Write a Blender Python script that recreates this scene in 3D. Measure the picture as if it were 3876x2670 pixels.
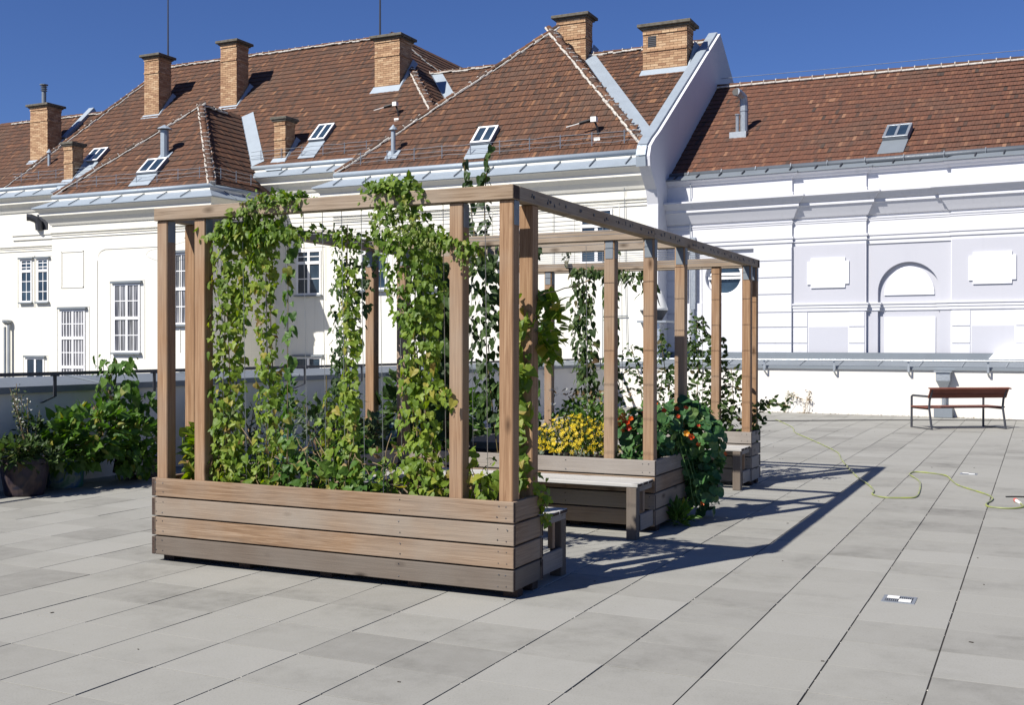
import bpy, math, random
import numpy as np
from mathutils import Vector, Matrix
random.seed(7); rng = np.random.default_rng(7)
for o in list(bpy.data.objects): bpy.data.objects.remove(o)
scene = bpy.context.scene
COL = scene.collection

# ------------------------------------------------------------------ camera, sky, sun, exposure
CAM = Vector((0.0, 0.0, 1.6076))
yaw, pitch, roll = 0.4453, -0.0057, 0.0013
fw = Vector((-math.sin(yaw)*math.cos(pitch), math.cos(yaw)*math.cos(pitch), math.sin(pitch)))
rt = Vector((math.cos(yaw), math.sin(yaw), 0)); up = rt.cross(fw)
r2 = rt*math.cos(roll)+up*math.sin(roll); u2 = up*math.cos(roll)-rt*math.sin(roll)
cd = bpy.data.cameras.new('camera'); cam = bpy.data.objects.new('camera', cd); COL.objects.link(cam)
M = Matrix((r2, u2, -fw)).transposed().to_4x4(); M.translation = CAM
cam.matrix_world = M
cd.sensor_width = 36; cd.lens = 4193.0/3876*36; cd.clip_start = .05; cd.clip_end = 3000
scene.camera = cam

SUN = Vector((-1.155, -2.38, 2.62)).normalized()
el = math.asin(SUN.z); az = math.atan2(SUN.x, SUN.y)
w = bpy.data.worlds.new('World'); scene.world = w; w.use_nodes = True
nt = w.node_tree; bg = nt.nodes['Background']
sky = nt.nodes.new('ShaderNodeTexSky'); sky.sky_type = 'NISHITA'; sky.sun_disc = False
sky.sun_elevation = el; sky.sun_rotation = az % (2*math.pi)
sky.altitude = 0; sky.air_density = 1.0; sky.dust_density = 0.0; sky.ozone_density = 6.0
tint = nt.nodes.new('ShaderNodeMix'); tint.data_type = 'RGBA'; tint.blend_type = 'MULTIPLY'; tint.inputs['Factor'].default_value = 1
tint.inputs['B'].default_value = (.72, .84, 1.24, 1)
nt.links.new(sky.outputs[0], tint.inputs['A']); nt.links.new(tint.outputs['Result'], bg.inputs[0]); bg.inputs[1].default_value = 0.05
sd = bpy.data.lights.new('sun', 'SUN'); sd.energy = 5.0; sd.angle = math.radians(.5); sd.color = (1, .955, .88)
so = bpy.data.objects.new('sun', sd); COL.objects.link(so)
so.rotation_euler = SUN.to_track_quat('Z', 'Y').to_euler()
scene.view_settings.view_transform = 'Standard'; scene.view_settings.look = 'None'
scene.view_settings.gamma = 1; scene.view_settings.exposure = 0.55
scene.view_settings.use_curve_mapping = False

# ------------------------------------------------------------------ helpers
ORG = {}
def tag(o, label=None, cat=None, group=None, kind=None):
    if label: o['label'] = label
    if cat: o['category'] = cat
    if group: o['group'] = group
    if kind: o['kind'] = kind
    return o
def thing(name, loc, label, cat, group=None, rz=0):
    o = bpy.data.objects.new(name, None); COL.objects.link(o)
    o.empty_display_size = .2; o.location = loc; o.rotation_euler = (0, 0, rz)
    ORG[o.name] = Vector((0, 0, 0)) if rz else Vector(loc)
    return tag(o, label, cat, group)
def link(name, me, parent=None):
    o = bpy.data.objects.new(name, me); COL.objects.link(o)
    if parent: o.parent = parent
    return o

class MB:
    def __init__(s): s.v = []; s.f = []; s.mi = []; s.var = []
    def add(s, vs, fs, mi=0, var=None):
        b = len(s.v); s.v += [tuple(p) for p in vs]
        if var is None: var = random.random()
        for f in fs: s.f.append(tuple(b+i for i in f)); s.mi.append(mi); s.var.append(var)
    def box(s, a, b, mi=0, var=None, skip=()):
        x0, y0, z0 = a; x1, y1, z1 = b
        vs = [(x0,y0,z0),(x1,y0,z0),(x1,y1,z0),(x0,y1,z0),(x0,y0,z1),(x1,y0,z1),(x1,y1,z1),(x0,y1,z1)]
        fs = [(0,3,2,1),(4,5,6,7),(0,1,5,4),(1,2,6,5),(2,3,7,6),(3,0,4,7)]
        s.add(vs, [f for i, f in enumerate(fs) if i not in skip], mi, var)
    def cbox(s, c, h, ch=.004, mi=0, var=None, R=None, endmi=None):
        hx, hy, hz = h; vs = []; idx = {}
        for sx in (-1, 1):
            for sy in (-1, 1):
                for sz in (-1, 1):
                    for k in range(3):
                        p = [sx*(hx-ch), sy*(hy-ch), sz*(hz-ch)]; p[k] = (sx, sy, sz)[k]*h[k]
                        idx[(sx, sy, sz, k)] = len(vs); vs.append(Vector(p))
        fs = []; ax = [(0, 1, 2), (1, 2, 0), (2, 0, 1)]; mis = []
        def key(k, a, b, sk, sa, sb, q):
            t = [0, 0, 0]; t[k] = sk; t[a] = sa; t[b] = sb; return idx[(t[0], t[1], t[2], q)]
        for k, a, b in ax:
            for sk in (-1, 1):
                q = [key(k, a, b, sk, sa, sb, k) for sa, sb in ((-1, -1), (1, -1), (1, 1), (-1, 1))]
                fs.append(q if sk > 0 else q[::-1]); mis.append(endmi if (k == 0 and endmi is not None) else mi)
            for sa in (-1, 1):
                for sb in (-1, 1):
                    q = [key(k, a, b, -1, sa, sb, a), key(k, a, b, 1, sa, sb, a), key(k, a, b, 1, sa, sb, b), key(k, a, b, -1, sa, sb, b)]
                    fs.append(q if sa*sb < 0 else q[::-1]); mis.append(mi)
        for sx in (-1, 1):
            for sy in (-1, 1):
                for sz in (-1, 1):
                    q = [idx[(sx, sy, sz, 0)], idx[(sx, sy, sz, 1)], idx[(sx, sy, sz, 2)]]
                    fs.append(q if sx*sy*sz > 0 else q[::-1]); mis.append(mi)
        if R is not None: vs = [R @ p for p in vs]
        C = Vector(c); b0 = len(s.v); s.v += [tuple(p+C) for p in vs]
        if var is None: var = random.random()
        for f, m in zip(fs, mis): s.f.append(tuple(b0+i for i in f)); s.mi.append(m); s.var.append(var)
    def tube(s, pts, r, n=6, mi=0, var=None, caps=True):
        pts = [Vector(p) for p in pts]; rs = r if isinstance(r, (list, tuple)) else [r]*len(pts)
        rings = []; prev = None
        for i, p in enumerate(pts):
            d = (pts[min(i+1, len(pts)-1)]-pts[max(i-1, 0)])
            d = d.normalized() if d.length > 1e-9 else Vector((0, 0, 1))
            if prev is None:
                a = d.cross(Vector((0, 0, 1)))
                if a.length < .1: a = d.cross(Vector((1, 0, 0)))
                a.normalize()
            else:
                a = (prev-d*prev.dot(d)).normalized()
            prev = a; b = d.cross(a)
            rings.append([p+(a*math.cos(t*2*math.pi/n)+b*math.sin(t*2*math.pi/n))*rs[i] for t in range(n)])
        vs = [q for R_ in rings for q in R_]; fs = []
        for i in range(len(pts)-1):
            for t in range(n):
                fs.append((i*n+t, i*n+(t+1) % n, (i+1)*n+(t+1) % n, (i+1)*n+t))
        if caps: fs.append(tuple(range(n))[::-1]); fs.append(tuple((len(pts)-1)*n+t for t in range(n)))
        s.add(vs, fs, mi, var)
    def lathe(s, prof, c, n=16, mi=0, var=None, R=None):
        vs = []
        for r, z in prof:
            for t in range(n):
                p = Vector((r*math.cos(t*2*math.pi/n), r*math.sin(t*2*math.pi/n), z))
                if R is not None: p = R @ p
                vs.append(p+Vector(c))
        fs = [(i*n+t, i*n+(t+1) % n, (i+1)*n+(t+1) % n, (i+1)*n+t) for i in range(len(prof)-1) for t in range(n)]
        fs.append(tuple(range(n))[::-1]); fs.append(tuple((len(prof)-1)*n+t for t in range(n)))
        s.add(vs, fs, mi, var)
    def prism(s, poly, fn, a, b, mi=0, var=None):
        """polygon in 2-D extruded between a and b; fn(p,q,t)->xyz"""
        n = len(poly); vs = [fn(p, q, a) for p, q in poly]+[fn(p, q, b) for p, q in poly]
        fs = [tuple(range(n))[::-1], tuple(range(n, 2*n))]+[(i, (i+1) % n, n+(i+1) % n, n+i) for i in range(n)]
        s.add(vs, fs, mi, var)
    def build(s, name, mats, parent=None, smooth=False, kind=None, label=None):
        me = bpy.data.meshes.new(name)
        o0 = ORG.get(parent.name if parent else '', Vector((0, 0, 0)))
        vs = np.array(s.v, dtype=np.float64).reshape(-1, 3)-np.array(o0)
        me.from_pydata(vs.tolist(), [], s.f)
        if not isinstance(mats, (list, tuple)): mats = [mats]
        for m in mats: me.materials.append(m)
        if len(mats) > 1: me.polygons.foreach_set('material_index', s.mi)
        a = me.attributes.new('var', 'FLOAT', 'FACE'); a.data.foreach_set('value', s.var)
        if smooth: me.polygons.foreach_set('use_smooth', [True]*len(me.polygons))
        me.update()
        o = link(name, me, parent)
        if parent: ORG[o.name] = o0
        return tag(o, label=label, kind=kind)

# ------------------------------------------------------------------ materials
class NT:
    def __init__(s, name):
        s.m = bpy.data.materials.new(name); s.m.use_nodes = True; s.t = s.m.node_tree; s.n = s.t.nodes; s.l = s.t.links
        s.b = s.n['Principled BSDF']; s.out = s.n['Material Output']
    def new(s, typ, **kw):
        n = s.n.new('ShaderNode'+typ)
        for k, v in kw.items():
            if k.startswith('i_'): n.inputs[k[2:].replace('_', ' ')].default_value = v
            else: setattr(n, k, v)
        return n
    def ln(s, a, b): s.l.new(a, b)
    def coord(s, scale=(1, 1, 1), randomise=False):
        tc = s.new('TexCoord'); mp = s.new('Mapping'); mp.inputs['Scale'].default_value = scale
        s.ln(tc.outputs['Object'], mp.inputs['Vector'])
        if randomise:
            oi = s.new('ObjectInfo'); ad = s.new('VectorMath', operation='SCALE'); ad.inputs[0].default_value = (37, 23, 51)
            s.ln(oi.outputs['Random'], ad.inputs['Scale']); s.ln(ad.outputs[0], mp.inputs['Location'])
        return mp.outputs[0]
    def noise(s, vec, scale, detail=4, rough=.6, dist=0):
        n = s.new('TexNoise'); n.inputs['Scale'].default_value = scale; n.inputs['Detail'].default_value = detail
        n.inputs['Roughness'].default_value = rough; n.inputs['Distortion'].default_value = dist
        if vec is not None: s.ln(vec, n.inputs['Vector'])
        return n.outputs['Fac']
    def ramp(s, fac, stops):
        r = s.new('ValToRGB'); e = r.color_ramp.elements
        while len(e) < len(stops): e.new(.5)
        for i, (p, c) in enumerate(stops):
            e[i].position = p; e[i].color = (c, c, c, 1) if isinstance(c, (int, float)) else (*c, 1)
        if fac is not None: s.ln(fac, r.inputs[0])
        return r.outputs[0]
    def mix(s, fac, a, b, blend='MIX'):
        m = s.new('Mix', data_type='RGBA', blend_type=blend)
        for sock, val in ((m.inputs['Factor'], fac), (m.inputs['A'], a), (m.inputs['B'], b)):
            if isinstance(val, (int, float)): sock.default_value = val
            elif isinstance(val, tuple): sock.default_value = (*val, 1)
            else: s.ln(val, sock)
        return m.outputs['Result']
    def math(s, op, a, b=0.0):
        m = s.new('Math', operation=op)
        for i, val in enumerate((a, b)):
            if isinstance(val, (int, float)): m.inputs[i].default_value = val
            else: s.ln(val, m.inputs[i])
        return m.outputs[0]
    def rnd(s):
        oi = s.new('ObjectInfo'); at = s.new('Attribute', attribute_name='var')
        return s.math('FRACT', s.math('ADD', oi.outputs['Random'], at.outputs['Fac']))
    def bump(s, h, strength=.3, dist=.01):
        b = s.new('Bump'); b.inputs['Strength'].default_value = strength; b.inputs['Distance'].default_value = dist
        s.ln(h, b.inputs['Height']); s.ln(b.outputs[0], s.b.inputs['Normal'])
    def fin(s, col, rough=.8, metal=0.0, spec=.3):
        if isinstance(col, tuple): s.b.inputs['Base Color'].default_value = (*col, 1)
        else: s.ln(col, s.b.inputs['Base Color'])
        if isinstance(rough, (int, float)): s.b.inputs['Roughness'].default_value = rough
        else: s.ln(rough, s.b.inputs['Roughness'])
        s.b.inputs['Metallic'].default_value = metal; s.b.inputs['Specular IOR Level'].default_value = spec
        return s.m

def wood(name, dark, mid, light, grey=.3, greycol=(.30, .27, .24), knots=True):
    s = NT(name); v = s.coord((1, 1, 1), True)
    st = s.new('Mapping'); st.inputs['Scale'].default_value = (.7, 22, 22); s.ln(v, st.inputs['Vector'])
    g1 = s.noise(st.outputs[0], 3, 5, .6, .9)
    st2 = s.new('Mapping'); st2.inputs['Scale'].default_value = (.8, 120, 120); s.ln(v, st2.inputs['Vector'])
    g2 = s.noise(st2.outputs[0], 3, 3, .6)
    big = s.noise(v, 1.7, 3, .55)
    col = s.ramp(g1, [(.25, dark), (.5, mid), (.75, light)])
    col = s.mix(s.ramp(g2, [(.35, .55), (.6, 0)]), col, dark)
    oi = s.new('ObjectInfo')
    gfac = s.math('ADD', s.ramp(big, [(.3, 0), (.7, .75)]), s.math('MULTIPLY', s.math('SUBTRACT', oi.outputs['Random'], .5), .7))
    gfac = s.math('MULTIPLY', s.math('ADD', gfac, grey-.35), 1.0)
    gc = s.new('Clamp'); s.ln(gfac, gc.inputs[0]); 
    gcol = s.mix(g2, tuple(c*.62 for c in greycol), tuple(min(1, c*1.22) for c in greycol))
    col = s.mix(gc.outputs[0], col, gcol)
    if knots:
        kv = s.new('Mapping'); kv.inputs['Scale'].default_value = (2.7, .9, 6.5); s.ln(v, kv.inputs['Vector'])
        vo = s.new('TexVoronoi'); vo.inputs['Scale'].default_value = 1.0; s.ln(kv.outputs[0], vo.inputs['Vector'])
        kf = s.math('MULTIPLY', s.ramp(vo.outputs['Distance'], [(.05, .97), (.095, .6), (.20, 0)]), s.ramp(vo.outputs['Color'], [(.33, 0), (.38, 1)]))
        col = s.mix(kf, col, tuple(c*.45 for c in dark))
    hh = s.math('ADD', g1, s.math('MULTIPLY', g2, .8))
    s.bump(hh, .45, .004)
    return s.fin(col, .78, 0, .25)

MT = {}
MT['wood_post'] = wood('larch_post', (.17, .092, .048), (.30, .182, .102), (.41, .275, .168), .14, (.31, .245, .185))
MT['wood_plank'] = wood('larch_plank', (.11, .064, .036), (.25, .162, .098), (.38, .28, .195), .56, (.27, .232, .19))
MT['wood_dark'] = wood('dark_plank', (.06, .042, .03), (.125, .09, .065), (.185, .142, .108), .5, (.155, .132, .11))
MT['wood_grey'] = wood('weathered_plank', (.12, .095, .077), (.225, .19, .16), (.31, .275, .24), .7, (.29, .265, .24))
MT['wood_beam'] = wood('weathered_beam', (.13, .085, .05), (.28, .205, .14), (.40, .31, .225), .5, (.33, .28, .225))
MT['wood_pale'] = wood('bleached_plank', (.24, .225, .20), (.40, .385, .36), (.50, .485, .46), .9, (.45, .44, .42))
MT['wood_red'] = wood('bench_slats', (.10, .034, .022), (.165, .055, .035), (.21, .08, .055), .0, (.25, .1, .08), False)
s = NT('end_grain'); MT['end'] = s.fin(s.ramp(s.noise(s.coord((30, 30, 30)), 3, 3), [(.3, (.03, .02, .016)), (.7, (.075, .05, .04))]), .9)

def slab_mat():
    s = NT('concrete_slab'); tc = s.new('TexCoord'); geo = s.new('NewGeometry')
    v = geo.outputs['Position']; r = s.rnd()
    base = s.ramp(r, [(0, (.222, .217, .197)), (.12, (.255, .25, .227)), (.3, (.275, .27, .245)), (.75, (.288, .283, .257)), (1, (.302, .297, .272))])
    n1 = s.noise(v, 1.15, 5, .62); n2 = s.noise(v, 6.5, 5, .7); n3 = s.noise(v, 90, 3, .7)
    st = s.math('MULTIPLY', s.ramp(n1, [(.47, 0), (.68, 1)]), s.ramp(n2, [(.34, .4), (.66, 1)]))
    st = s.math('MULTIPLY', st, s.ramp(r, [(.0, 1.0), (.4, .7), (.75, .25)]))
    col = s.mix(s.math('MULTIPLY', st, .62), base, (.115, .112, .10))
    col = s.mix(s.ramp(n2, [(.35, .25), (.6, 0)]), col, (.31, .305, .285))
    col = s.mix(s.math('MULTIPLY', s.ramp(n3, [(.32, 1), (.5, 0)]), .22), col, (.13, .125, .11))
    vo = s.new('TexVoronoi'); vo.inputs['Scale'].default_value = 14; s.ln(v, vo.inputs['Vector'])
    col = s.mix(s.math('MULTIPLY', s.ramp(vo.outputs['Distance'], [(.035, 1), (.06, 0)]), s.ramp(n2, [(.52, 0), (.56, .7)])), col, (.10, .095, .08))
    s.bump(n3, .25, .002)
    return s.fin(col, .88, 0, .2)
MT['slab'] = slab_mat()
s = NT('joint_grit'); MT['joint'] = s.fin(s.ramp(s.noise(s.coord((1, 1, 1)), 160, 3), [(.35, (.012, .01, .009)), (.7, (.05, .045, .04))]), .95)
def plaster(name, a, b, sc=.5, dirt=.25):
    s = NT(name); geo = s.new('NewGeometry'); v = geo.outputs['Position']
    n1 = s.noise(v, sc, 5, .6); n2 = s.noise(v, 40, 4, .65)
    mp = s.new('Mapping'); mp.inputs['Scale'].default_value = (6, 6, .35); s.ln(v, mp.inputs['Vector'])
    n3 = s.noise(mp.outputs[0], 1.0, 4, .6)
    col = s.mix(s.ramp(n1, [(.3, 0), (.7, 1)]), a, b)
    col = s.mix(s.math('MULTIPLY', s.ramp(n3, [(.55, 0), (.75, 1)]), dirt), col, tuple(c*.72 for c in a))
    s.bump(n2, .15, .004)
    return s.fin(col, .9, 0, .15)
MT['cream'] = plaster('cream_plaster', (.68, .66, .59), (.72, .705, .64), .35, .3)
MT['white'] = plaster('white_plaster', (.565, .57, .60), (.60, .605, .635), .35, .28)
MT['lilac'] = plaster('lilac_grey_plaster', (.43, .435, .475), (.455, .46, .50), .35, .08)
MT['brightwhite'] = plaster('fresh_white_plaster', (.70, .71, .75), (.74, .745, .78), .35, .05)
MT['parapet'] = plaster('parapet_plaster', (.62, .595, .55), (.67, .65, .605), .9, .18)
def metal(name, c, rough=.5, m=.35, streak=.25):
    s = NT(name); geo = s.new('NewGeometry'); v = geo.outputs['Position']
    n1 = s.noise(v, 1.8, 4, .6); n2 = s.noise(v, 25, 3, .6)
    col = s.mix(s.math('MULTIPLY', s.ramp(n1, [(.35, 0), (.7, 1)]), streak), c, tuple(x*.6 for x in c))
    return s.fin(col, s.ramp(n2, [(.3, rough-.1), (.7, rough+.15)]), m, .4)
MT['zinc'] = metal('zinc_sheet', (.32, .37, .42), .6, .35)
MT['zincgrey'] = metal('weathered_zinc', (.185, .21, .235), .6, .2)
MT['zincdark'] = metal('dark_zinc', (.105, .12, .14), .5, .25)
MT['galv'] = metal('galvanised_steel', (.34, .37, .40), .45, .6)
MT['dark'] = metal('anthracite_steel', (.055, .058, .068), .5, .3)
MT['silver'] = metal('bright_duct', (.62, .64, .66), .3, .8)
def tile(name, stops):
    s = NT(name); r = s.rnd(); geo = s.new('NewGeometry'); v = geo.outputs['Position']
    col = s.ramp(r, stops); n = s.noise(v, 9, 4, .65); b = s.noise(v, .55, 3, .6)
    col = s.mix(s.math('MULTIPLY', s.ramp(n, [(.45, 0), (.72, 1)]), .55), col, (.075, .052, .042))
    col = s.mix(s.math('MULTIPLY', s.ramp(b, [(.52, 0), (.68, 1)]), .35), col, (.09, .065, .05))
    return s.fin(col, .85, 0, .2)
MT['tile'] = tile('clay_tile', [(0, (.055, .037, .029)), (.14, (.085, .048, .033)), (.5, (.108, .054, .034)), (.85, (.125, .061, .037)), (.97, (.165, .08, .044)), (1, (.23, .12, .065))])
MT['tile2'] = tile('clay_tile_red', [(0, (.05, .038, .032)), (.05, (.105, .052, .036)), (.4, (.125, .057, .037)), (.85, (.14, .063, .04)), (.98, (.18, .085, .05)), (1, (.26, .14, .085))])
s = NT('tile_edge_shade'); MT['tedge'] = s.fin((.035, .02, .016), .95)  # dark tile edges paint in the shade line under each course
s = NT('roof_batten'); MT['under'] = s.fin((.035, .018, .013), .95)
s = NT('mortar_white'); MT['mortar'] = s.fin(s.ramp(s.noise(s.coord(), 14, 4), [(.3, (.33, .30, .27)), (.6, (.56, .53, .48))]), .95)
s = NT('yellow_brick'); r = s.rnd(); MT['brick'] = s.fin(s.mix(s.math('MULTIPLY', s.ramp(s.noise(s.coord(), 20, 3), [(.4, 0), (.7, 1)]), .3), s.ramp(r, [(0, (.29, .165, .095)), (.3, (.38, .235, .135)), (.7, (.44, .285, .165)), (1, (.52, .37, .23))]), (.30, .18, .11)), .9)
s = NT('brick_mortar'); MT['bmortar'] = s.fin((.28, .195, .135), .95)
s = NT('cap_concrete'); MT['cap'] = s.fin(s.ramp(s.noise(s.coord(), 9, 4), [(.3, (.075, .068, .055)), (.7, (.15, .14, .115))]), .95)
s = NT('window_glass'); MT['glass'] = s.fin(s.ramp(s.noise(s.coord(), .9, 2), [(.35, (.012, .022, .038)), (.65, (.035, .06, .09))]), .06, 0, .6)
s = NT('window_glass_curtain'); MT['glassc'] = s.fin(s.ramp(s.noise(s.coord((9, 9, .3)), 1.0, 2), [(.42, (.10, .10, .10)), (.5, (.30, .30, .32)), (.56, (.07, .07, .08))]), .12, 0, .5)
s = NT('window_white_paint'); MT['frame'] = s.fin((.78, .78, .78), .5)
s = NT('potting_soil'); MT['soil'] = s.fin(s.ramp(s.noise(s.coord(), 30, 4), [(.35, (.014, .01, .007)), (.7, (.05, .036, .024))]), 1)
s = NT('plant_stem'); MT['stem'] = s.fin(s.ramp(s.noise(s.coord(), 6, 3), [(.35, (.09, .07, .025)), (.65, (.17, .13, .055))]), .8)
s = NT('dry_stem'); MT['dry'] = s.fin((.27, .20, .11), .85)
s = NT('steel_wire'); MT['wire'] = s.fin((.34, .34, .33), .4, .7)
s = NT('black_rubber'); MT['black'] = s.fin((.012, .012, .014), .5)
s = NT('yellow_green_hose'); MT['hose'] = s.fin(s.ramp(s.noise(s.coord(), 5, 2), [(.4, (.27, .31, .07)), (.6, (.19, .21, .12))]), .45, 0, .5)
s = NT('white_plastic'); MT['wplastic'] = s.fin((.74, .74, .71), .45)
s = NT('red_plastic'); MT['rplastic'] = s.fin((.55, .12, .10), .4)
s = NT('teal_plastic'); MT['teal'] = s.fin((.03, .27, .34), .4)
s = NT('ground_earth'); MT['earth'] = s.fin(s.ramp(s.noise(s.coord(), .1, 4), [(.3, (.10, .10, .09)), (.7, (.2, .19, .17))]), .95)
def leafmat(name, stops, trans=.28, rough=.5):
    s = NT(name); r = s.rnd(); v = s.coord()
    col = s.ramp(r, stops); n = s.noise(v, 30, 2)
    col = s.mix(s.math('MULTIPLY', s.ramp(n, [(.4, 0), (.7, 1)]), .35), col, tuple(c*.6 for c in stops[0][1]))
    m = s.fin(col, rough, 0, .35)
    tr = s.new('BsdfTranslucent'); hs = s.new('HueSaturation'); hs.inputs['Saturation'].default_value = 1.15; hs.inputs['Value'].default_value = 1.35
    s.ln(col, hs.inputs['Color']); s.ln(hs.outputs[0], tr.inputs['Color'])
    mx = s.new('MixShader'); mx.inputs[0].default_value = trans
    s.ln(s.b.outputs[0], mx.inputs[1]); s.ln(tr.outputs[0], mx.inputs[2]); s.ln(mx.outputs[0], s.out.inputs['Surface'])
    return m
MT['leaf_hop'] = leafmat('hop_leaf', [(0, (.07, .135, .013)), (.35, (.115, .195, .02)), (.7, (.165, .255, .03)), (.93, (.20, .27, .04)), (1, (.27, .27, .05))], .4)
MT['leaf_heart'] = leafmat('bindweed_leaf', [(0, (.10, .175, .02)), (.4, (.165, .25, .028)), (.72, (.235, .315, .04)), (.9, (.29, .33, .05)), (.97, (.38, .32, .06)), (1, (.22, .13, .05))], .42)
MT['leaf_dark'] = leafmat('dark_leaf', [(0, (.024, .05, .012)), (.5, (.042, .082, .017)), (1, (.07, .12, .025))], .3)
MT['leaf_rose'] = leafmat('rose_leaf', [(0, (.03, .06, .016)), (.5, (.052, .095, .02)), (.9, (.08, .125, .026)), (1, (.12, .07, .035))], .3)
MT['leaf_nast'] = leafmat('nasturtium_leaf', [(0, (.028, .085, .03)), (.4, (.05, .135, .04)), (.8, (.085, .18, .05)), (1, (.14, .22, .06))], .25)
MT['leaf_bean'] = leafmat('bean_leaf', [(0, (.045, .11, .018)), (.5, (.08, .165, .024)), (.92, (.12, .21, .032)), (1, (.30, .27, .05))], .36)
MT['leaf_herb'] = leafmat('herb_leaf', [(0, (.04, .07, .025)), (.5, (.07, .105, .035)), (1, (.12, .13, .05))], .2)
MT['leaf_sage'] = leafmat('sage_leaf', [(0, (.09, .12, .085)), (1, (.16, .19, .14))], .15, .8)
MT['leaf_dry'] = leafmat('withered_leaf', [(0, (.10, .06, .03)), (.5, (.20, .13, .06)), (1, (.30, .22, .10))], .2, .8)
MT['yellow'] = leafmat('yellow_petal', [(0, (.76, .52, .01)), (1, (.86, .68, .03))], .25)
MT['orange'] = leafmat('orange_petal', [(0, (.38, .025, .006)), (.45, (.55, .06, .008)), (.8, (.66, .13, .01)), (1, (.74, .34, .02))], .25)
MT['whitef'] = leafmat('white_petal', [(0, (.6, .6, .55)), (1, (.75, .75, .7))], .2)
MT['cone'] = leafmat('hop_cone', [(0, (.20, .27, .07)), (1, (.32, .36, .12))], .3)
MT['pistil'] = NT('flower_centre').fin((.25, .12, .02), .8)

# ------------------------------------------------------------------ ground, terrace, paving
g = MB(); g.box((-400, -300, -9.2), (400, 900, -9)); tag(g.build('ground', MT['earth']), kind='structure')
TX0, TX1, TY0, TY1 = -10.36, 9.0, -6.0, 28.2
b = MB(); b.box((-10.9, TY0, -8.99), (TX1, 28.8, -.0045), 0)
terrace = tag(b.build('terrace', MT['joint']), kind='structure')
SW = .503; X0 = -.4746; Y0 = 5.23
slabs = []
for i in range(-20, 20):
    for j in range(-22, 46):
        x0 = X0+i*SW; y0 = Y0+j*SW
        xa, xb = max(x0+.004, TX0), min(x0+SW-.004, TX1)
        ya, yb = y0+.0028, min(y0+SW-.0028, TY1)
        if xb-xa < .05 or yb-ya < .05: continue
        slabs.append(((xa+xb)/2, (ya+yb)/2, (xb-xa)/2, (yb-ya)/2))
def inview(p, m=1.08):
    d = Vector(p)-CAM; z = d.dot(fw)
    return z > .3 and abs(d.dot(r2)/z) < .4622*m and abs(d.dot(u2)/z) < .3184*m
vis = [q for q in slabs if inview((q[0], q[1], 0))]
vis.sort(key=lambda q: (Vector((q[0], q[1], 0))-CAM).length)
single = set(id(q) for q in vis[:300])
sm = MB(); sm.cbox((0, 0, 0), (.2475, .2487, .02), .0006); 
me0 = None
rest = MB()
for q in slabs:
    dz = random.uniform(-.0012, .0012)
    if id(q) in single and abs(q[2]-.2475) < .001 and abs(q[3]-.2487) < .002:
        if me0 is None:
            o = sm.build('paving_slab', MT['slab'], terrace); me0 = o.data
        else: o = link('paving_slab', me0, terrace)
        o.location = (q[0], q[1], -.02+dz); o.rotation_euler = (random.uniform(-.002, .002), random.uniform(-.002, .002), random.uniform(-.0015, .0015))
    else:
        rest.cbox((q[0]+random.uniform(-.0008, .0008), q[1], -.02+dz), (q[2], q[3], .02), .0006)
rest.build('paving_field', MT['slab'], terrace, kind='stuff')
# grit and crumbs in the wide joints and along the wall foot
gr = MB()
for _ in range(420):
    i = random.choice(range(-6, 6)); x = X0+i*SW+random.uniform(-.005, .005); y = random.uniform(3.5, 14)
    r = random.uniform(.0015, .0035); gr.cbox((x, y, -.0035), (r, r, r), r*.4)
for _ in range(90):
    x, y = random.uniform(-8, 1.5), random.uniform(4.0, 22); r = random.uniform(.004, .012); gr.cbox((x, y, .002), (r, r*.5, .0015), .0008, R=Matrix.Rotation(random.uniform(0, 3.1), 3, 'Z'), mi=1)
gr.build('joint_grit', [MT['mortar'], MT['soil']], terrace, kind='stuff')

# ------------------------------------------------------------------ sweeps for cornices
def offset_path(path, d):
    """outward = right-hand side of the travel direction"""
    P = [Vector((p[0], p[1])) for p in path]; out = []
    for i, p in enumerate(P):
        ns = []
        if i > 0: e = (p-P[i-1]).normalized(); ns.append(Vector((e.y, -e.x)))
        if i < len(P)-1: e = (P[i+1]-p).normalized(); ns.append(Vector((e.y, -e.x)))
        if len(ns) == 1: out.append(p+ns[0]*d)
        else:
            n = ns[0]+ns[1]; out.append(p+n*(2*d/(n.length_squared)) if n.length > .01 else p+ns[0]*d)
    return out
def sweep(mb, path, prof, mi=0):
    rows = [[Vector((q.x, q.y, z)) for q in offset_path(path, d)] for d, z in prof]
    for a, c in zip(rows[:-1], rows[1:]):
        for i in range(len(path)-1):
            mb.add([a[i], a[i+1], c[i+1], c[i]], [(0, 3, 2, 1)], mi)
    for i in (0, len(path)-1):
        cap = [r[i] for r in rows]; mb.add(cap, [tuple(range(len(cap)))], mi)

# ------------------------------------------------------------------ cream building
cb = thing('cream_building', (-20, 28, 0), 'cream plastered old building with two projecting wings, brown tiled hip roofs and brick chimneys', 'building')
GZ = 6.78
AX0, AX1, BX0, BX1, WY, MY = -31.05, -24.05, -19.3, -9.36, 27.9, 31.25
wl = MB()
wl.box((AX0, WY, -9), (AX1, 34, GZ-.05)); wl.box((BX0, WY, -9), (BX1, 34, GZ-.05)); wl.box((-52, MY, -9), (-9.38, 43, GZ+1.0))
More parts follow.
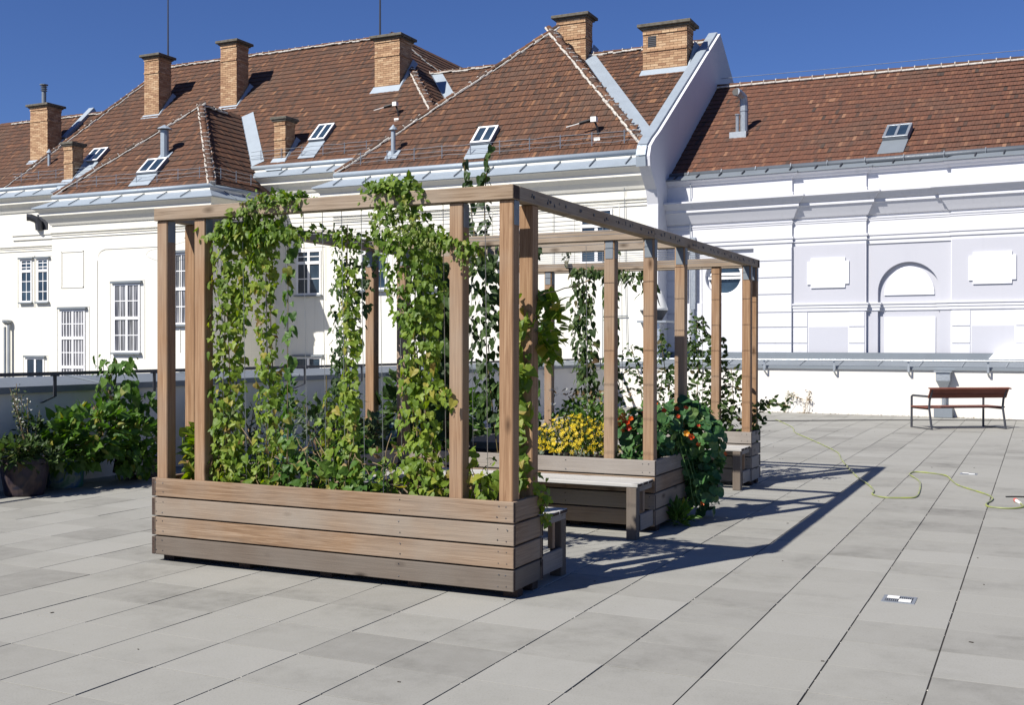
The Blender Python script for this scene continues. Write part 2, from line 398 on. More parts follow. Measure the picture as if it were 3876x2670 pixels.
# thin mouldings and blind panel on the plaster
def strip(x0, z0, x1, z1, y, d=.03): wl.box((x0, y-d, z0), (x1, y+.01, z1))
wl.build('wall', MT['cream'], cb)
mo = MB()
def mould(path, z, d, h): sweep(mo, path, [(0, z+h), (d, z+h), (d, z+h*.35), (d*.4, z), (0, z)])
pa = [(AX0, 31.2), (AX0, WY), (AX1, WY), (AX1, 31.2)]; pb = [(BX0, 31.2), (BX0, WY), (BX1-.0, WY)]; pm = [(-52, MY), (-9.4, MY)]
for p in (pa, pb, pm):
    for z, d, h in ((5.5, .05, .045), (5.42, .03, .03), (5.33, .03, .025)): mould(p, z, d, h)
for (x0, x1, z0, z1) in ((-30.6, -29.55, 3.6, 4.86),):
    for a in ((x0, z0, x1, z0+.03), (x0, z1-.03, x1, z1), (x0, z0, x0+.03, z1), (x1-.03, z0, x1, z1)):
        mo.box((a[0], WY-.02, a[1]), (a[2], WY+.01, a[3]))
mo.box((-28.94, WY-.02, .3), (-28.91, WY+.01, 4.5)); mo.box((-28.6, WY-.02, 4.87), (-26.2, WY+.01, 4.90))
for i in range(6):
    t0, t1 = i/6*math.pi/2, (i+1)/6*math.pi/2
    c0 = (-28.6-.32*math.sin(t0), 4.55+.33*math.cos(t0)); c1 = (-28.6-.32*math.sin(t1), 4.55+.33*math.cos(t1))
    mo.add([(c0[0], WY-.02, c0[1]), (c1[0], WY-.02, c1[1]), (c1[0], WY-.02, c1[1]-.03), (c0[0], WY-.02, c0[1]-.03)], [(0, 1, 2, 3)])
mo.box((-25.3, WY-.02, 1.4), (-25.27, WY+.01, 4.5))
mo.box((-36.9, MY-.09, 5.95), (AX0, MY+.01, 6.12)); mo.box((-36.9, MY-.05, 5.78), (AX0, MY+.01, 5.95))
mo.build('moulding', MT['cream'], cb)
def cornice_prof(z0): return [(-.2, z0-.06), (.44, z0-.43), (.44, z0-.47), (.40, z0-.49), (.33, z0-.56), (.29, z0-.60), (.29, z0-.69), (.25, z0-.72), (.16, z0-.80), (.08, z0-.92), (.04, z0-1.0), (0, z0-1.0)]
co = MB()
pA = [(AX0, 31.2), (AX0, WY), (AX1, WY), (AX1, 31.2)]; pB = [(BX0, 31.2), (BX0, WY), (BX1, WY)]
sweep(co, pA, cornice_prof(GZ)); sweep(co, pB, cornice_prof(GZ)); sweep(co, pm, cornice_prof(GZ+1.09))
co.build('cornice', MT['cream'], cb)
ze = MB()
for p, z0 in ((pA, GZ), (pB, GZ), (pm, GZ+1.09)):
    sweep(ze, p, [(-.22, z0-.04), (.47, z0-.415), (.47, z0-.445), (.44, z0-.445)])
ze.build('cornice_sheet', MT['zinc'], cb)
# standing seams on the sheet
def seam(x, y, z0, n):
    sl = MB()
    a = Vector((x, y, z0)); d = Vector((n[0], n[1], 0))
    p, q = a-d*(-.0), a
    p = a+d*(-.12)+Vector((0, 0, -.07)); q = a+d*.47+Vector((0, 0, -.40))
    t = Vector((-n[1], n[0], 0))*.012; u = Vector((0, 0, .03))
    sl.add([p-t, p+t, q+t, q-t, p-t+u, p+t+u, q+t+u, q-t+u], [(4, 5, 6, 7), (0, 1, 5, 4), (1, 2, 6, 5), (2, 3, 7, 6), (3, 0, 4, 7)])
    sl.build('sheet_seam', MT['zincgrey'], cb)
x = AX0+.3
while x < AX1-.1: seam(x, WY, GZ, (0, -1)); x += .98
x = BX0+.3
while x < BX1-.1: seam(x, WY, GZ, (0, -1)); x += 1.02
x = -50
while x < BX1-.1:
    if not (AX0+.5 < x < AX1-.3): seam(x, MY, GZ+1.09, (0, -1))
    x += .98
for y in (28.6, 29.5, 30.4): seam(AX1, y, GZ, (1, 0))
gu = MB()
def gutter(path, z, mb=gu, r=.085, d=.055):
    q = offset_path(path, -d+.02); mb.tube([(p.x, p.y, z) for p in q], r, 10)
gutter([(AX0-.0, 31.2), (AX0, WY), (AX1, WY), (AX1, 31.0)], GZ-.02); gutter([(BX0, 31.2), (BX0, WY), (BX1+.02, WY)], GZ-.02)
gutter([(-52, MY), (AX0+1.4, MY)], GZ+1.07); gutter([(AX1-1.4, MY), (BX0+.8, MY)], GZ+1.07)
gu.build('gutter', MT['zinc'], cb, smooth=True)

# firewall gable on the right end
gw = MB()
prof = [(28.98, -9), (27.86, -9), (27.86, 5.35), (27.72, 5.72), (27.4, 6.02), (27.2, 6.25), (27.16, 6.5), (27.28, 6.78), (27.6, 7.02), (28.04, 7.28), (34.05, 11.38), (40.5, 6.9), (40.5, -9)]
gw.prism(prof, lambda p, q, t: (t, p, q), -9.36, -9.06); gw.build('gable_wall', MT['white'], cb)
gc = MB()
top = prof[5:12]
def capstrip(mb, pts, x0, x1, th=.05, up_=.012):
    for (y0, z0), (y1, z1) in zip(pts[:-1], pts[1:]):
        d = Vector((0, y1-y0, z1-z0)).normalized(); n = Vector((0, -d.z, d.y))
        if n.z < 0 and d.y > 0: n = -n
        vs = []
        for (yy, zz) in ((y0, z0), (y1, z1)):
            for xx in (x0, x1):
                for h in (up_, up_+th): vs.append(Vector((xx, yy, zz))+n*h)
        mb.add(vs, [(0, 1, 3, 2), (4, 6, 7, 5), (1, 5, 7, 3), (0, 4, 5, 1), (2, 3, 7, 6), (0, 2, 6, 4)])
capstrip(gc, top, -9.42, -9.16); gc.build('gable_capping', MT['zinc'], cb)

# roofs ---------------------------------------------------------------
def roof_face(mb, pts): mb.add(pts, [tuple(range(len(pts)))])
NEAR = []   # tile candidates for singles
tmB = MB(); tmB.add([(-.05, 0, .0), (.05, 0, .0), (.05, .30, 0), (-.05, .30, 0), (-.05, 0, .016), (.05, 0, .016), (.05, .30, .016), (-.05, .30, .016)],
    [(4, 5, 6, 7), (0, 1, 5, 4), (1, 2, 6, 5), (3, 0, 4, 7), (2, 3, 7, 6), (0, 3, 2, 1)])
def tiles(origin, udir, vdir, ulen, vlen, inside, tw, th, out):
    o = Vector(origin); ud = Vector(udir).normalized(); vd = Vector(vdir).normalized(); n = ud.cross(vd)
    rows = int(vlen/th)+1; cols = int(ulen/tw)+2
    for r in range(rows):
        jit = random.uniform(-.006, .006)
        for c in range(cols):
            u = (c+(.5 if r % 2 else 0))*tw-tw*.5; v = r*th
            p = o+ud*u+vd*v
            if not inside(p+vd*th*.5): continue
            v2 = v+jit+random.gauss(0, .005)+.014*math.sin(u*.9+r*.35)
            out.append((o+ud*(u+random.gauss(0, .003))+vd*v2+n*(.010+random.uniform(0, .004)), ud, vd, n, tw, th))
def emit_tiles(lst, parent, mat, nsingle):
    org = ORG[parent.name]
    lst = [t for t in lst if inview(t[0], 1.15)]+[t for t in lst if not inview(t[0], 1.15)]
    vis_ = [t for t in lst if inview(t[0], 1.0)]
    vis_.sort(key=lambda t: (t[0]-CAM).length); sing = set(id(t) for t in vis_[:nsingle])
    tw, th = lst[0][4], lst[0][5]
    base = np.array([(-tw*.5+.002, 0, 0), (tw*.5-.002, 0, 0), (tw*.5-.002, th*1.08, -.012), (-tw*.5+.002, th*1.08, -.012),
                     (-tw*.5+.004, 0, .028), (tw*.5-.004, 0, .028), (tw*.5-.002, th*1.08, .004), (-tw*.5+.002, th*1.08, .004)])
    fq = [(4, 5, 6, 7), (0, 1, 5, 4), (1, 2, 6, 5), (3, 0, 4, 7)]
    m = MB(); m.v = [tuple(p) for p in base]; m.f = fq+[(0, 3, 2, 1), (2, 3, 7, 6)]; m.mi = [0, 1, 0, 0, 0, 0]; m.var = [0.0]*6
    me = None; V = []; F = []; VAR = []
    for t in lst:
        P, ud, vd, n = t[:4]
        if id(t) in sing:
            if me is None:
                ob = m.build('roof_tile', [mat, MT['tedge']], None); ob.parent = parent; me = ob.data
            else: ob = link('roof_tile', me, parent)
            mw = Matrix((ud, vd, n)).transposed().to_4x4(); mw.translation = P-org; ob.matrix_local = mw
        else:
            k = len(V)*8
            V.append(base @ np.array([ud, vd, n])+np.array(P-org)); F += [tuple(k+i for i in f) for f in fq]; VAR += [random.random()]*4
    if V:
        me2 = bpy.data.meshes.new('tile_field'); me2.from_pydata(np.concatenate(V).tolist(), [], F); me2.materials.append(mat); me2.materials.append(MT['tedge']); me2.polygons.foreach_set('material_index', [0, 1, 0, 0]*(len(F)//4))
        a = me2.attributes.new('var', 'FLOAT', 'FACE'); a.data.foreach_set('value', VAR); me2.update()
        tag(link('tile_field', me2, parent), kind='stuff')
EZ = GZ+.03; EY = WY+.09
hwA = (AX1-AX0)/2; xmA = (AX0+AX1)/2; hwB = (BX1+.0-BX0)/2; xmB = (BX0+BX1)/2
MEY, MEZ, MRY = MY+.09, GZ+1.12, 37.15
MRZ = MEZ+MRY-MEY; MLX, MRX = -34.45, -22.85
CRY, CEY = 34.0, 28.05; CEZ = 6.98; CRZ = CEZ+.7*(CRY-CEY)
hz_A = lambda p: EZ+min(p[1]-EY, AX1-p[0], p[0]-AX0)
hz_B = lambda p: EZ+min(p[1]-EY, BX1-p[0], p[0]-BX0)
hz_M = lambda p: MEZ+min(p[1]-MEY, (MRX+(MRY-MEY))-p[0], ((p[0]-(MLX-3.1))*(MRY-MEY)/3.1))
hz_C = lambda p: CEZ+.7*min(p[1]-CEY, 2*CRY-CEY-p[1]) if p[0] > -14.6 and p[1] > 28.44 else -99
DRZ = 12.05
hz_D = lambda p: DRZ-abs(p[1]-MRY) if p[0] > -22 else -99
hz_L = lambda p: 12.58-abs(39-p[1]) if p[0] < -36 else -99
def topmost(own):
    fs = [f for f in (hz_A, hz_B, hz_M, hz_C, hz_D, hz_L) if f is not own]
    return lambda p: own(p) > p[2]-.12 and all(f(p) < p[2]+.02 for f in fs)
# wing A
def hip_block(x0, x1, xm, hw, name):
    rb = MB(); zt = EZ+hw; ya = EY+hw
    roof_face(rb, [(x0, EY, EZ), (x1, EY, EZ), (xm, ya, zt)])
    roof_face(rb, [(x1, EY, EZ), (x1, 38, EZ), (xm, 38, zt), (xm, ya, zt)])
    roof_face(rb, [(x0, 38, EZ), (x0, EY, EZ), (xm, ya, zt), (xm, 38, zt)])
    return rb.build(name, MT['under'], cb), ya, zt
roofA, yaA, ztA = hip_block(AX0, AX1, xmA, hwA, 'roof')
roofB, yaB, ztB = hip_block(BX0, BX1, xmB, hwB, 'roof')
rb = MB()
hb = MRX+(MRY-MEY)
roof_face(rb, [(MLX-3.1, MEY, MEZ), (hb, MEY, MEZ), (MRX, MRY, MRZ), (MLX, MRY, MRZ)])
roof_face(rb, [(hb, MEY, MEZ), (hb, 2*MRY-MEY, MEZ), (MRX, MRY, MRZ)])
roof_face(rb, [(MLX-3.1, 2*MRY-MEY, MEZ), (MLX-3.1, MEY, MEZ), (MLX, MRY, MRZ)])
roof_face(rb, [(hb, 2*MRY-MEY, MEZ), (MLX-3.1, 2*MRY-MEY, MEZ), (MLX, MRY, MRZ), (MRX, MRY, MRZ)])
roofM = rb.build('roof', MT['under'], cb)
rb = MB()
yc0 = 28.47; zc0 = CEZ+.7*(yc0-CEY)
roof_face(rb, [(-14.6, yc0, zc0), (-9.36, yc0, zc0), (-9.36, CRY, CRZ), (-14.6, CRY, CRZ)])
roof_face(rb, [(-14.6, CRY, CRZ), (-9.36, CRY, CRZ), (-9.36, 40, CEZ), (-14.6, 40, CEZ)])
roof_face(rb, [(-14.6, yc0, -2), (-14.6, yc0, zc0), (-14.6, CRY, CRZ), (-14.6, 40, CEZ), (-14.6, 40, -2)])
roofC = rb.build('roof', MT['under'], cb)
rb = MB()
roof_face(rb, [(-22, MRY-5, DRZ-5), (-10, MRY-5, DRZ-5), (-10, MRY, DRZ), (-22, MRY, DRZ)])
roof_face(rb, [(-22, MRY, DRZ), (-10, MRY, DRZ), (-10, MRY+5, DRZ-5), (-22, MRY+5, DRZ-5)])
roofD = rb.build('roof', MT['under'], cb)
rb = MB()
roof_face(rb, [(-55, 31.5, 5.08), (-37.5, 31.5, 5.08), (-37.5, 39, 12.58), (-55, 39, 12.58)])
roof_face(rb, [(-55, 39, 12.58), (-37.5, 39, 12.58), (-37.5, 46, 5.58), (-55, 46, 5.58)])
roofL = rb.build('roof', MT['under'], cb)
S2 = math.sqrt(.5); TW, TH = .096, .30
tA = []; tB = []; tM = []; tC = []; tL = []; tD = []
nA = topmost(hz_A); nB = topmost(hz_B); nM = topmost(hz_M); nC = topmost(hz_C); nD = topmost(hz_D); nL = topmost(hz_L)
ins = lambda own: (lambda p, t=topmost(own): t(p))
tiles((AX0, EY, EZ), (1, 0, 0), (0, 1, 1), AX1-AX0, hwA*1.414, nA, TW, TH, tA)
tiles((AX1, EY, EZ), (0, 1, 0), (-1, 0, 1), 8, hwA*1.414, nA, TW, TH, tA)
tiles((BX0, EY, EZ), (1, 0, 0), (0, 1, 1), BX1-BX0, hwB*1.414, nB, TW, TH, tB)
tiles((BX1, EY, EZ), (0, 1, 0), (-1, 0, 1), 9, hwB*1.414, nB, TW, TH, tB)
tiles((MLX-3.1, MEY, MEZ), (1, 0, 0), (0, 1, 1), hb-MLX+3.1, (MRY-MEY)*1.414, nM, TW, TH, tM)
tiles((hb, MEY, MEZ), (0, 1, 0), (-1, 0, 1), 2*(MRY-MEY), (MRY-MEY)*1.414, nM, TW, TH, tM)
tiles((-22, MRY-4.8, DRZ-4.8), (1, 0, 0), (0, 1, 1), 11, 4.8*1.414, nD, TW, TH, tD)
tiles((-14.5, CEY, CEZ), (1, 0, 0), (0, 1, .7), 5.1, (CRY-CEY)*1.2207, nC, TW, TH, tC)
tiles((-47, 33, 6.58), (1, 0, 0), (0, 1, 1), 9.5, 6*1.414, nL, TW, TH, tL)
emit_tiles(tA, roofA, MT['tile'], 110); emit_tiles(tB, roofB, MT['tile'], 190)
emit_tiles(tM, roofM, MT['tile'], 0); emit_tiles(tC, roofC, MT['tile'], 0); emit_tiles(tD, roofD, MT['tile'], 0); emit_tiles(tL, roofL, MT['tile'], 0)

# ridge and hip caps: half round tiles bedded in white mortar
rtm = MB()
for i in range(7):
    t = math.pi*i/6
    rtm.v += [(0, .105*math.cos(t), .085*math.sin(t)), (.36, .09*math.cos(t), .07*math.sin(t))]
rtm.f = [(2*i, 2*i+2, 2*i+3, 2*i+1) for i in range(6)]+[tuple(2*i for i in range(7))[::-1]]
rtm.mi = [0]*7; rtm.var = [0.0]*7
RT = {}
def ridge(a, b, parent, mat, step=.33, mort=1.0):
    a = Vector(a); b = Vector(b); d = (b-a); L = d.length; d.normalize()
    sd_ = d.cross(Vector((0, 0, 1))).normalized(); n = sd_.cross(d)
    k = int(L/step); org = ORG[parent.name]; mm = MB()
    for i in range(k+1):
        p = a+d*(i*step)+n*.035
        if not inview(p, 1.1): continue
        if mat.name not in RT:
            ob = rtm.build('ridge_tile', mat, None); ob.parent = parent; RT[mat.name] = ob.data
        else: ob = link('ridge_tile', RT[mat.name], parent)
        M_ = Matrix((d, sd_, n)).transposed().to_4x4(); M_.translation = p-org+n*random.uniform(-.008, .012); ob.matrix_local = M_
        for s_ in (-1, 1):
            for h_ in range(2):
                q = a+d*((i+.25+h_*.5+random.uniform(-.08, .08))*step)
                mm.cbox(q+sd_*s_*random.uniform(.095, .12)+n*random.uniform(-.02, .02), (random.uniform(.08, .12), random.uniform(.022, .045), random.uniform(.02, .04)), .014, R=Matrix((d, sd_, n)).transposed())
        if random.random() < .75: mm.cbox(p+n*.012+sd_*random.uniform(-.03, .03), (random.uniform(.012, .022), .088, .074), .012, R=Matrix((d, sd_, n)).transposed())
    if mm.v: mm.build('ridge_mortar', MT['mortar'], parent, kind='stuff')
ridge((AX0, EY, EZ), (xmA, yaA, ztA), roofA, MT['tile']); ridge((AX1, EY, EZ), (xmA, yaA, ztA), roofA, MT['tile']); ridge((xmA, yaA, ztA), (xmA, yaA+1.0, ztA), roofA, MT['tile'])
ridge((BX0, EY, EZ), (xmB, yaB, ztB), roofB, MT['tile']); ridge((BX1, EY, EZ), (xmB, yaB, ztB), roofB, MT['tile']); ridge((xmB, yaB, ztB), (xmB, yaB+1.1, ztB), roofB, MT['tile'])
ridge((MLX, MRY, MRZ), (MRX, MRY, MRZ), roofM, MT['tile']); ridge((MLX-3.1, MEY, MEZ), (MLX, MRY, MRZ), roofM, MT['tile']); ridge((hb, MEY, MEZ), (MRX, MRY, MRZ), roofM, MT['tile']); ridge((hb, 2*MRY-MEY, MEZ), (MRX, MRY, MRZ), roofM, MT['tile'])
ridge((-13.9, CRY, CRZ), (-9.4, CRY, CRZ), roofC, MT['tile']); ridge((-21.2, MRY, DRZ), (-14.5, MRY, DRZ), roofD, MT['tile']); ridge((-46, 39, 12.58), (-38.5, 39, 12.58), roofL, MT['tile'])
# valley flashings (zinc sheets lying in the valleys)
def valley(a, b, n1, n2, w1=.32, w2=.32):
    vf = MB()
    a = Vector(a); b = Vector(b); d = (b-a).normalized()
    for n, wd, sg in ((n1, w1, 1), (n2, w2, -1)):
        n = Vector(n).normalized(); s_ = n.cross(d)*sg
        if s_.z < 0: s_ = -s_
        o_ = n*.045
        vf.add([a+o_, b+o_, b+o_+s_*wd, a+o_+s_*wd], [(0, 1, 2, 3)])
    vf.build('valley_flashing', MT['zinc'], cb)
# right slope of A with main front: x = AX1-(z-EZ) ; z = MEZ+(y-MEY)
def vA(z): return (AX1-(z-EZ), MEY+z-MEZ, z)
valley(vA(MEZ), vA(ztA), (1, 0, 1), (0, -1, 1), .05, .5)
def vB(z): return (BX1-(z-EZ), CEY+(z-CEZ)/.7, z)
valley(vB(CEZ), vB(CRZ-.03), (1, 0, 1), (0, -.7, 1), .10, .42)
def vM(z): return (hb-(z-MEZ), MRY-(DRZ-z), z)
valley(vM(8.6), vM(DRZ-.03), (1, 0, 1), (0, -1, 1), .12, .40)
def upstand(p, vdir, L, w_=.16, h=.16):
    up_ = MB()
    p = Vector(p); vd = Vector(vdir).normalized(); ud = Vector((1, 0, 0)); n = ud.cross(vd)
    vs = [p+ud*sx*w_+vd*t*L+n*h*k for t in (0, 1) for sx in (-1, 1) for k in (-.3, 1)]
    up_.add(vs, [(0, 2, 3, 1), (4, 5, 7, 6), (1, 3, 7, 5), (0, 1, 5, 4), (2, 6, 7, 3)])
    up_.build('firebreak_capping', MT['zinc'], cb)
upstand((-18.0, 35.6, DRZ-1.55), (0, 1, 1), 2.5); upstand((-41.0, 37.6, 11.18), (0, 1, 1), 2.4)

# chimneys -------------------------------------------------------------
def chimney(x0, x1, y0, y1, zb, zt, cap=.10, over=.15, vent=False, pipe=False):
    core = MB(); core.box((x0+.012, y0+.012, zb-1.2), (x1-.012, y1-.012, zt-.05)); ch = core.build('chimney', MT['bmortar'], cb)
    bk = MB(); bh, bl = .064, .245; z = zb; row = 0; bands = {int((zt-zb)/(bh+.011))-9, int((zt-zb)/(bh+.011))-1}
    n = int((zt-.02-zb)/(bh+.011))
    for row in range(n):
        z = zb+row*(bh+.011)
        pr = .03 if row in (n-9, n-1, n-2) else 0
        for side in range(4):
            L = (x1-x0) if side in (0, 2) else (y1-y0)
            off = 0 if row % 2 else -bl/2; u = off; lo, hi = (0, L) if side in (0, 2) else (.0615, L-.0615)
            while u < L-.005:
                a = max(u, lo); c = min(u+bl-.011, hi); u += bl
                if c-a < .03: continue
                if side == 0: bk.box((x0+a, y0-pr, z), (x0+c, y0+.06, z+bh), skip=(4,))
                elif side == 1: bk.box((x1-.06, y0+a, z), (x1+pr, y0+c, z+bh), skip=(5,))
                elif side == 2: bk.box((x0+a, y1-.06, z), (x0+c, y1+pr, z+bh), skip=(2,))
                else: bk.box((x0-pr, y0+a, z), (x0+.06, y0+c, z+bh), skip=(3,))
    bk.build('brickwork', MT['brick'], ch, kind='stuff')
    cp = MB(); cp.cbox(((x0+x1)/2, (y0+y1)/2, zt+cap/2-.02), ((x1-x0)/2+over, (y1-y0)/2+over, cap/2), .012)
    cp.cbox(((x0+x1)/2, (y0+y1)/2, zt-.05), ((x1-x0)/2+.07, (y1-y0)/2+.07, .03), .01); cp.build('chimney_cap', MT['cap'], ch)
    fl = MB(); fl.box((x0-.03, y0-.03, zb-.75), (x1+.03, y1+.05, zb+.10))
    k = .42
    fl.add([(x0-.10, y0-k, zb-k+.06), (x1+.12, y0-k, zb-k+.06), (x1+.03, y0-.03, zb+.12), (x0-.03, y0-.03, zb+.12)], [(0, 1, 2, 3)])
    fl.add([(x1+.12, y0-k, zb-k+.06), (x1+.16, y1+.2, zb+(y1-y0)+.25), (x1+.03, y1+.05, zb+(y1-y0)+.4), (x1+.03, y0-.03, zb+.12)], [(0, 1, 2, 3)])
    fl.build('chimney_flashing', MT['zinc'], ch)
    if vent:
        vm = MB(); vm.box((x0+.16, y0-.004, zt-.62), (x0+.42, y0+.01, zt-.28))
        vm.build('soot_opening', MT['black'], ch)
        vb = MB()
        for i in range(6): vb.box((x0+.16, y0-.012, zt-.60+i*.055), (x0+.42, y0-.006, zt-.575+i*.055))
        vb.build('vent_grille', MT['dark'], ch)
    if pipe:
        pp = MB(); pp.tube([((x0+x1)/2-.12, (y0+y1)/2, zt), ((x0+x1)/2-.12, (y0+y1)/2, zt+.98)], .10, 10)
        for i in range(3): pp.lathe([(.11, 0), (.16, .02), (.11, .045)], ((x0+x1)/2-.12, (y0+y1)/2, zt+.76+i*.09), 10)
        pp.lathe([(.19, 0), (.19, .03)], ((x0+x1)/2-.12, (y0+y1)/2, zt+1.04), 10)
        pp.build('flue_pipe', MT['zincgrey'], ch, smooth=False)
chimney(-42.0, -40.9, 36.5, 37.3, 10.0, 12.6, pipe=True)
chimney(-33.1, -32.33, 34.43, 35.15, 10.9, 13.4)
chimney(-29.15, -28.36, 34.43, 35.15, 10.9, 13.5)
chimney(-34.38, -33.92, 31.47, 32.0, 7.95, 9.45, over=.11)
chimney(-24.36, -23.88, 31.6, 32.15, 8.08, 9.57, over=.11)
chimney(-22.02, -20.96, 34.45, 35.3, 10.95, 12.85)
chimney(-14.42, -13.4, 33.6, 34.2, 10.6, 12.40)
chimney(-10.98, -9.6, 32.25, 32.9, 9.9, 11.33, vent=True)

# skylights, vents, roof gear --------------------------------------------
def roofbox(mb, p, w_, L, h, th=0.0, slope=1.0, mi=0, du=0, dv=0):
    """box lying on a south slope: p = lower middle point on the slope"""
    vd = Vector((0, 1, slope)).normalized(); n = Vector((1, 0, 0)).cross(vd); p = Vector(p)+Vector((1, 0, 0))*du+vd*dv+n*th
    R = Matrix((Vector((1, 0, 0)), vd, n)).transposed()
    mb.cbox(p+vd*(L/2)+n*(h/2), (w_/2, L/2, h/2), .006, mi=mi, R=R)
def skylight(p, w_, L, slope=1.0, apron=1.0, mat='zinc', parent=cb):
    f = MB(); roofbox(f, p, w_, L, .13, .0, slope); 
    sk = f.build('skylight', MT['zincgrey'], parent)
    fr = MB(); 
    for du in (-w_/2+.035, 0, w_/2-.035): roofbox(fr, p, .07, L, .03, .135, slope, du=du)
    roofbox(fr, p, w_, .07, .03, .137, slope); roofbox(fr, p, w_, .07, .03, .137, slope, dv=L-.07)
    fr.build('frame', MT['frame'] if mat == 'zinc' else MT['galv'], sk)
    gl = MB(); roofbox(gl, p, w_-.06, L-.06, .02, .128, slope, dv=.03); gl.build('pane', MT['glass'], sk)
    if apron:
        ap = MB(); roofbox(ap, p, w_*1.02, apron, .03, .03, slope, dv=-apron); ap.build('apron', MT[mat], sk)
skylight((-33.68, 32.2, MEZ+32.2-MEY), .78, .85, 1, .95); skylight((-27.27, 28.55, EZ+28.55-EY), .88, .78, 1, .62)
skylight((-22.93, 32.18, MEZ+32.18-MEY), .68, .95, 1, .95); skylight((-14.62, 28.57, EZ+28.57-EY), .66, .8, 1, .66)
def stub(x, y, z, h, r=.09, hood=True, pl=None):
    vp = MB()
    vp.tube([(x, y, z-.1), (x, y, z+h)], r, 10)
    if hood: vp.lathe([(r*1.9, 0), (r*1.7, .03), (.01, .16)], (x, y, z+h+.03), 10)
    if pl: roofbox(vp, *pl)
    vp.build('vent_pipe', MT['zinc'], cb)
stub(-27.2, 29.25, EZ+29.25-EY, .95, .14, True, ((-27.2, 28.9, EZ+28.9-EY), .5, .75, .04, .02)); stub(-17.56, 28.5, EZ+28.5-EY, .75, .07, True, ((-17.56, 28.35, EZ+28.35-EY), .42, .4, .04, .02)); stub(-36.1, 32.3, MEZ+.9, .55, .06)
for (x, y, z0) in ((-20.1, 33.0, MEZ+33-MEY), (-11.0, 28.6, EZ+28.6-EY)):
    rg = MB()
    rg.box((x-.08, y-.2, z0-.2), (x+.10, y+.05, z0-.08), 0)
    rg.tube([(x, y, z0-.1), (x-.05, y, z0+.22), (x-.14, y, z0+.42)], .03, 6, 1); rg.box((x-.22, y-.10, z0+.38), (x-.06, y+.06, z0+.52), 0)
    rg.tube([(x-.22, y, z0+.45), (x-.55, y-.1, z0+.36)], .05, 6, 1); rg.tube([(x-.55, y-.1, z0+.36), (x-.9, y-.2, z0+.27)], .015, 5, 0)
    rg.tube([(x-.1, y+.1, z0+.05), (x+.2, y+.12, z0+.14), (x+.16, y+.1, z0-.05)], .04, 6, 1)
    rg.build('roof_floodlight', [MT['wplastic'], MT['black']], cb)
for x, y, zb in ((-34.35, MRY, MRZ), (-23.5, MRY, MRZ)):
    an = MB(); an.tube([(x, y, zb-.1), (x, y, zb+4.5)], [.04, .02], 6); an.build('lightning_rod', MT['dark'], cb)
sg = MB()   # snow guard wires and posts along the eaves
def guard(a, b, n):
    a = Vector(a); b = Vector(b); m = int((b-a).length/1.0)
    for h in (.12, .25, .38):
        pts = [a.lerp(b, i/24)+Vector(n)*.0+Vector((0, 0, h+random.uniform(-.02, .02))) for i in range(25)]
        sg.tube(pts, .008, 4)
    for i in range(m+1):
        p = a.lerp(b, (i+.5)/(m+1)); sg.tube([p, p+Vector((0, 0, .42))], .016, 4)
guard((AX0+.4, EY+.22, EZ+.22), (AX1-.25, EY+.22, EZ+.22), (0, -1, 0)); guard((BX0+.3, EY+.22, EZ+.22), (BX1-.3, EY+.22, EZ+.22), (0, -1, 0))
guard((AX1-.22, EY+.3, EZ+.22), (AX1-.22, 30.6, EZ+.22), (1, 0, 0)); guard((AX1-1.3, MEY+.22, MEZ+.22), (BX0+1, MEY+.22, MEZ+.22), (0, -1, 0)); guard((-37.3, MEY+.22, MEZ+.22), (AX0+1.4, MEY+.22, MEZ+.22), (0, -1, 0))
sg.build('snow_guard', MT['galv'], cb)

# windows ------------------------------------------------------------------
def window(x0, x1, z0, z1, y, rows=(.5,), cols=2, bars=2, glass='glass', hood=True, parent=cb, rec=.02, lattice=2):
    f = MB(); fw_ = .055; F0 = y-.035; F1 = y+.05
    f.box((x0, F0, z0), (x0+fw_, F1, z1)); f.box((x1-fw_, F0, z0), (x1, F1, z1)); f.box((x0+fw_, F0, z1-fw_), (x1-fw_, F1, z1)); f.box((x0+fw_, F0, z0), (x1-fw_, F1, z0+fw_))
    for c in range(1, cols):
        xc = x0+(x1-x0)*c/cols; f.box((xc-.045, F0+.002, z0+fw_), (xc+.045, F1, z1-fw_))
    for r in rows:
        zc = z0+(z1-z0)*r; f.box((x0+fw_, F0-.012, zc-.05), (x1-fw_, F1-.003, zc+.05))
    rr = [0]+list(rows)+[1]
    for a, b_ in zip(rr[:-1], rr[1:]):
        for k in range(1, bars):
            zc = z0+(z1-z0)*(a+(b_-a)*k/bars); f.box((x0+fw_, F0+.012, zc-.014), (x1-fw_, F0+.03, zc+.014))
    if lattice > 1:
        for c in range(cols):
            for k in range(1, lattice):
                xc = x0+(x1-x0)*(c+k/lattice)/cols; f.box((xc-.013, F0+.013, z0+fw_), (xc+.013, F0+.031, z1-fw_))
    wo = f.build('window', MT['frame'], parent)
    p = MB(); p.box((x0+.02, y-.008, z0+.02), (x1-.02, y+.045, z1-.02)); p.build('pane', MT[glass], wo)
    sl_ = MB(); sl_.box((x0-.06, y-.12, z0-.06), (x1+.06, y+.02, z0-.005))
    sl_.build('sill', MT['zincgrey'], wo)
    if hood: sl_ = MB(); sl_.box((x0-.10, y-.10, z1+.02), (x1+.10, y+.02, z1+.08)); sl_.build('window_hood', MT['zincgrey'], wo)
    tr = MB(); e = .2
    for a in ((x0-e, z1+.1, x1+e, z1+.125), (x0-e, z0-.2, x0-e+.025, z1+.1), (x1+e-.025, z0-.2, x1+e, z1+.1)): tr.box((a[0], y-.015, a[1]), (a[2], y+.01, a[3]))
    tr.build('surround', MT['cream'], wo)
    return wo
window(-30.62, -29.48, -.2, 2.84, WY, (.35, .68), 2, 2, 'glassc', True, lattice=4)
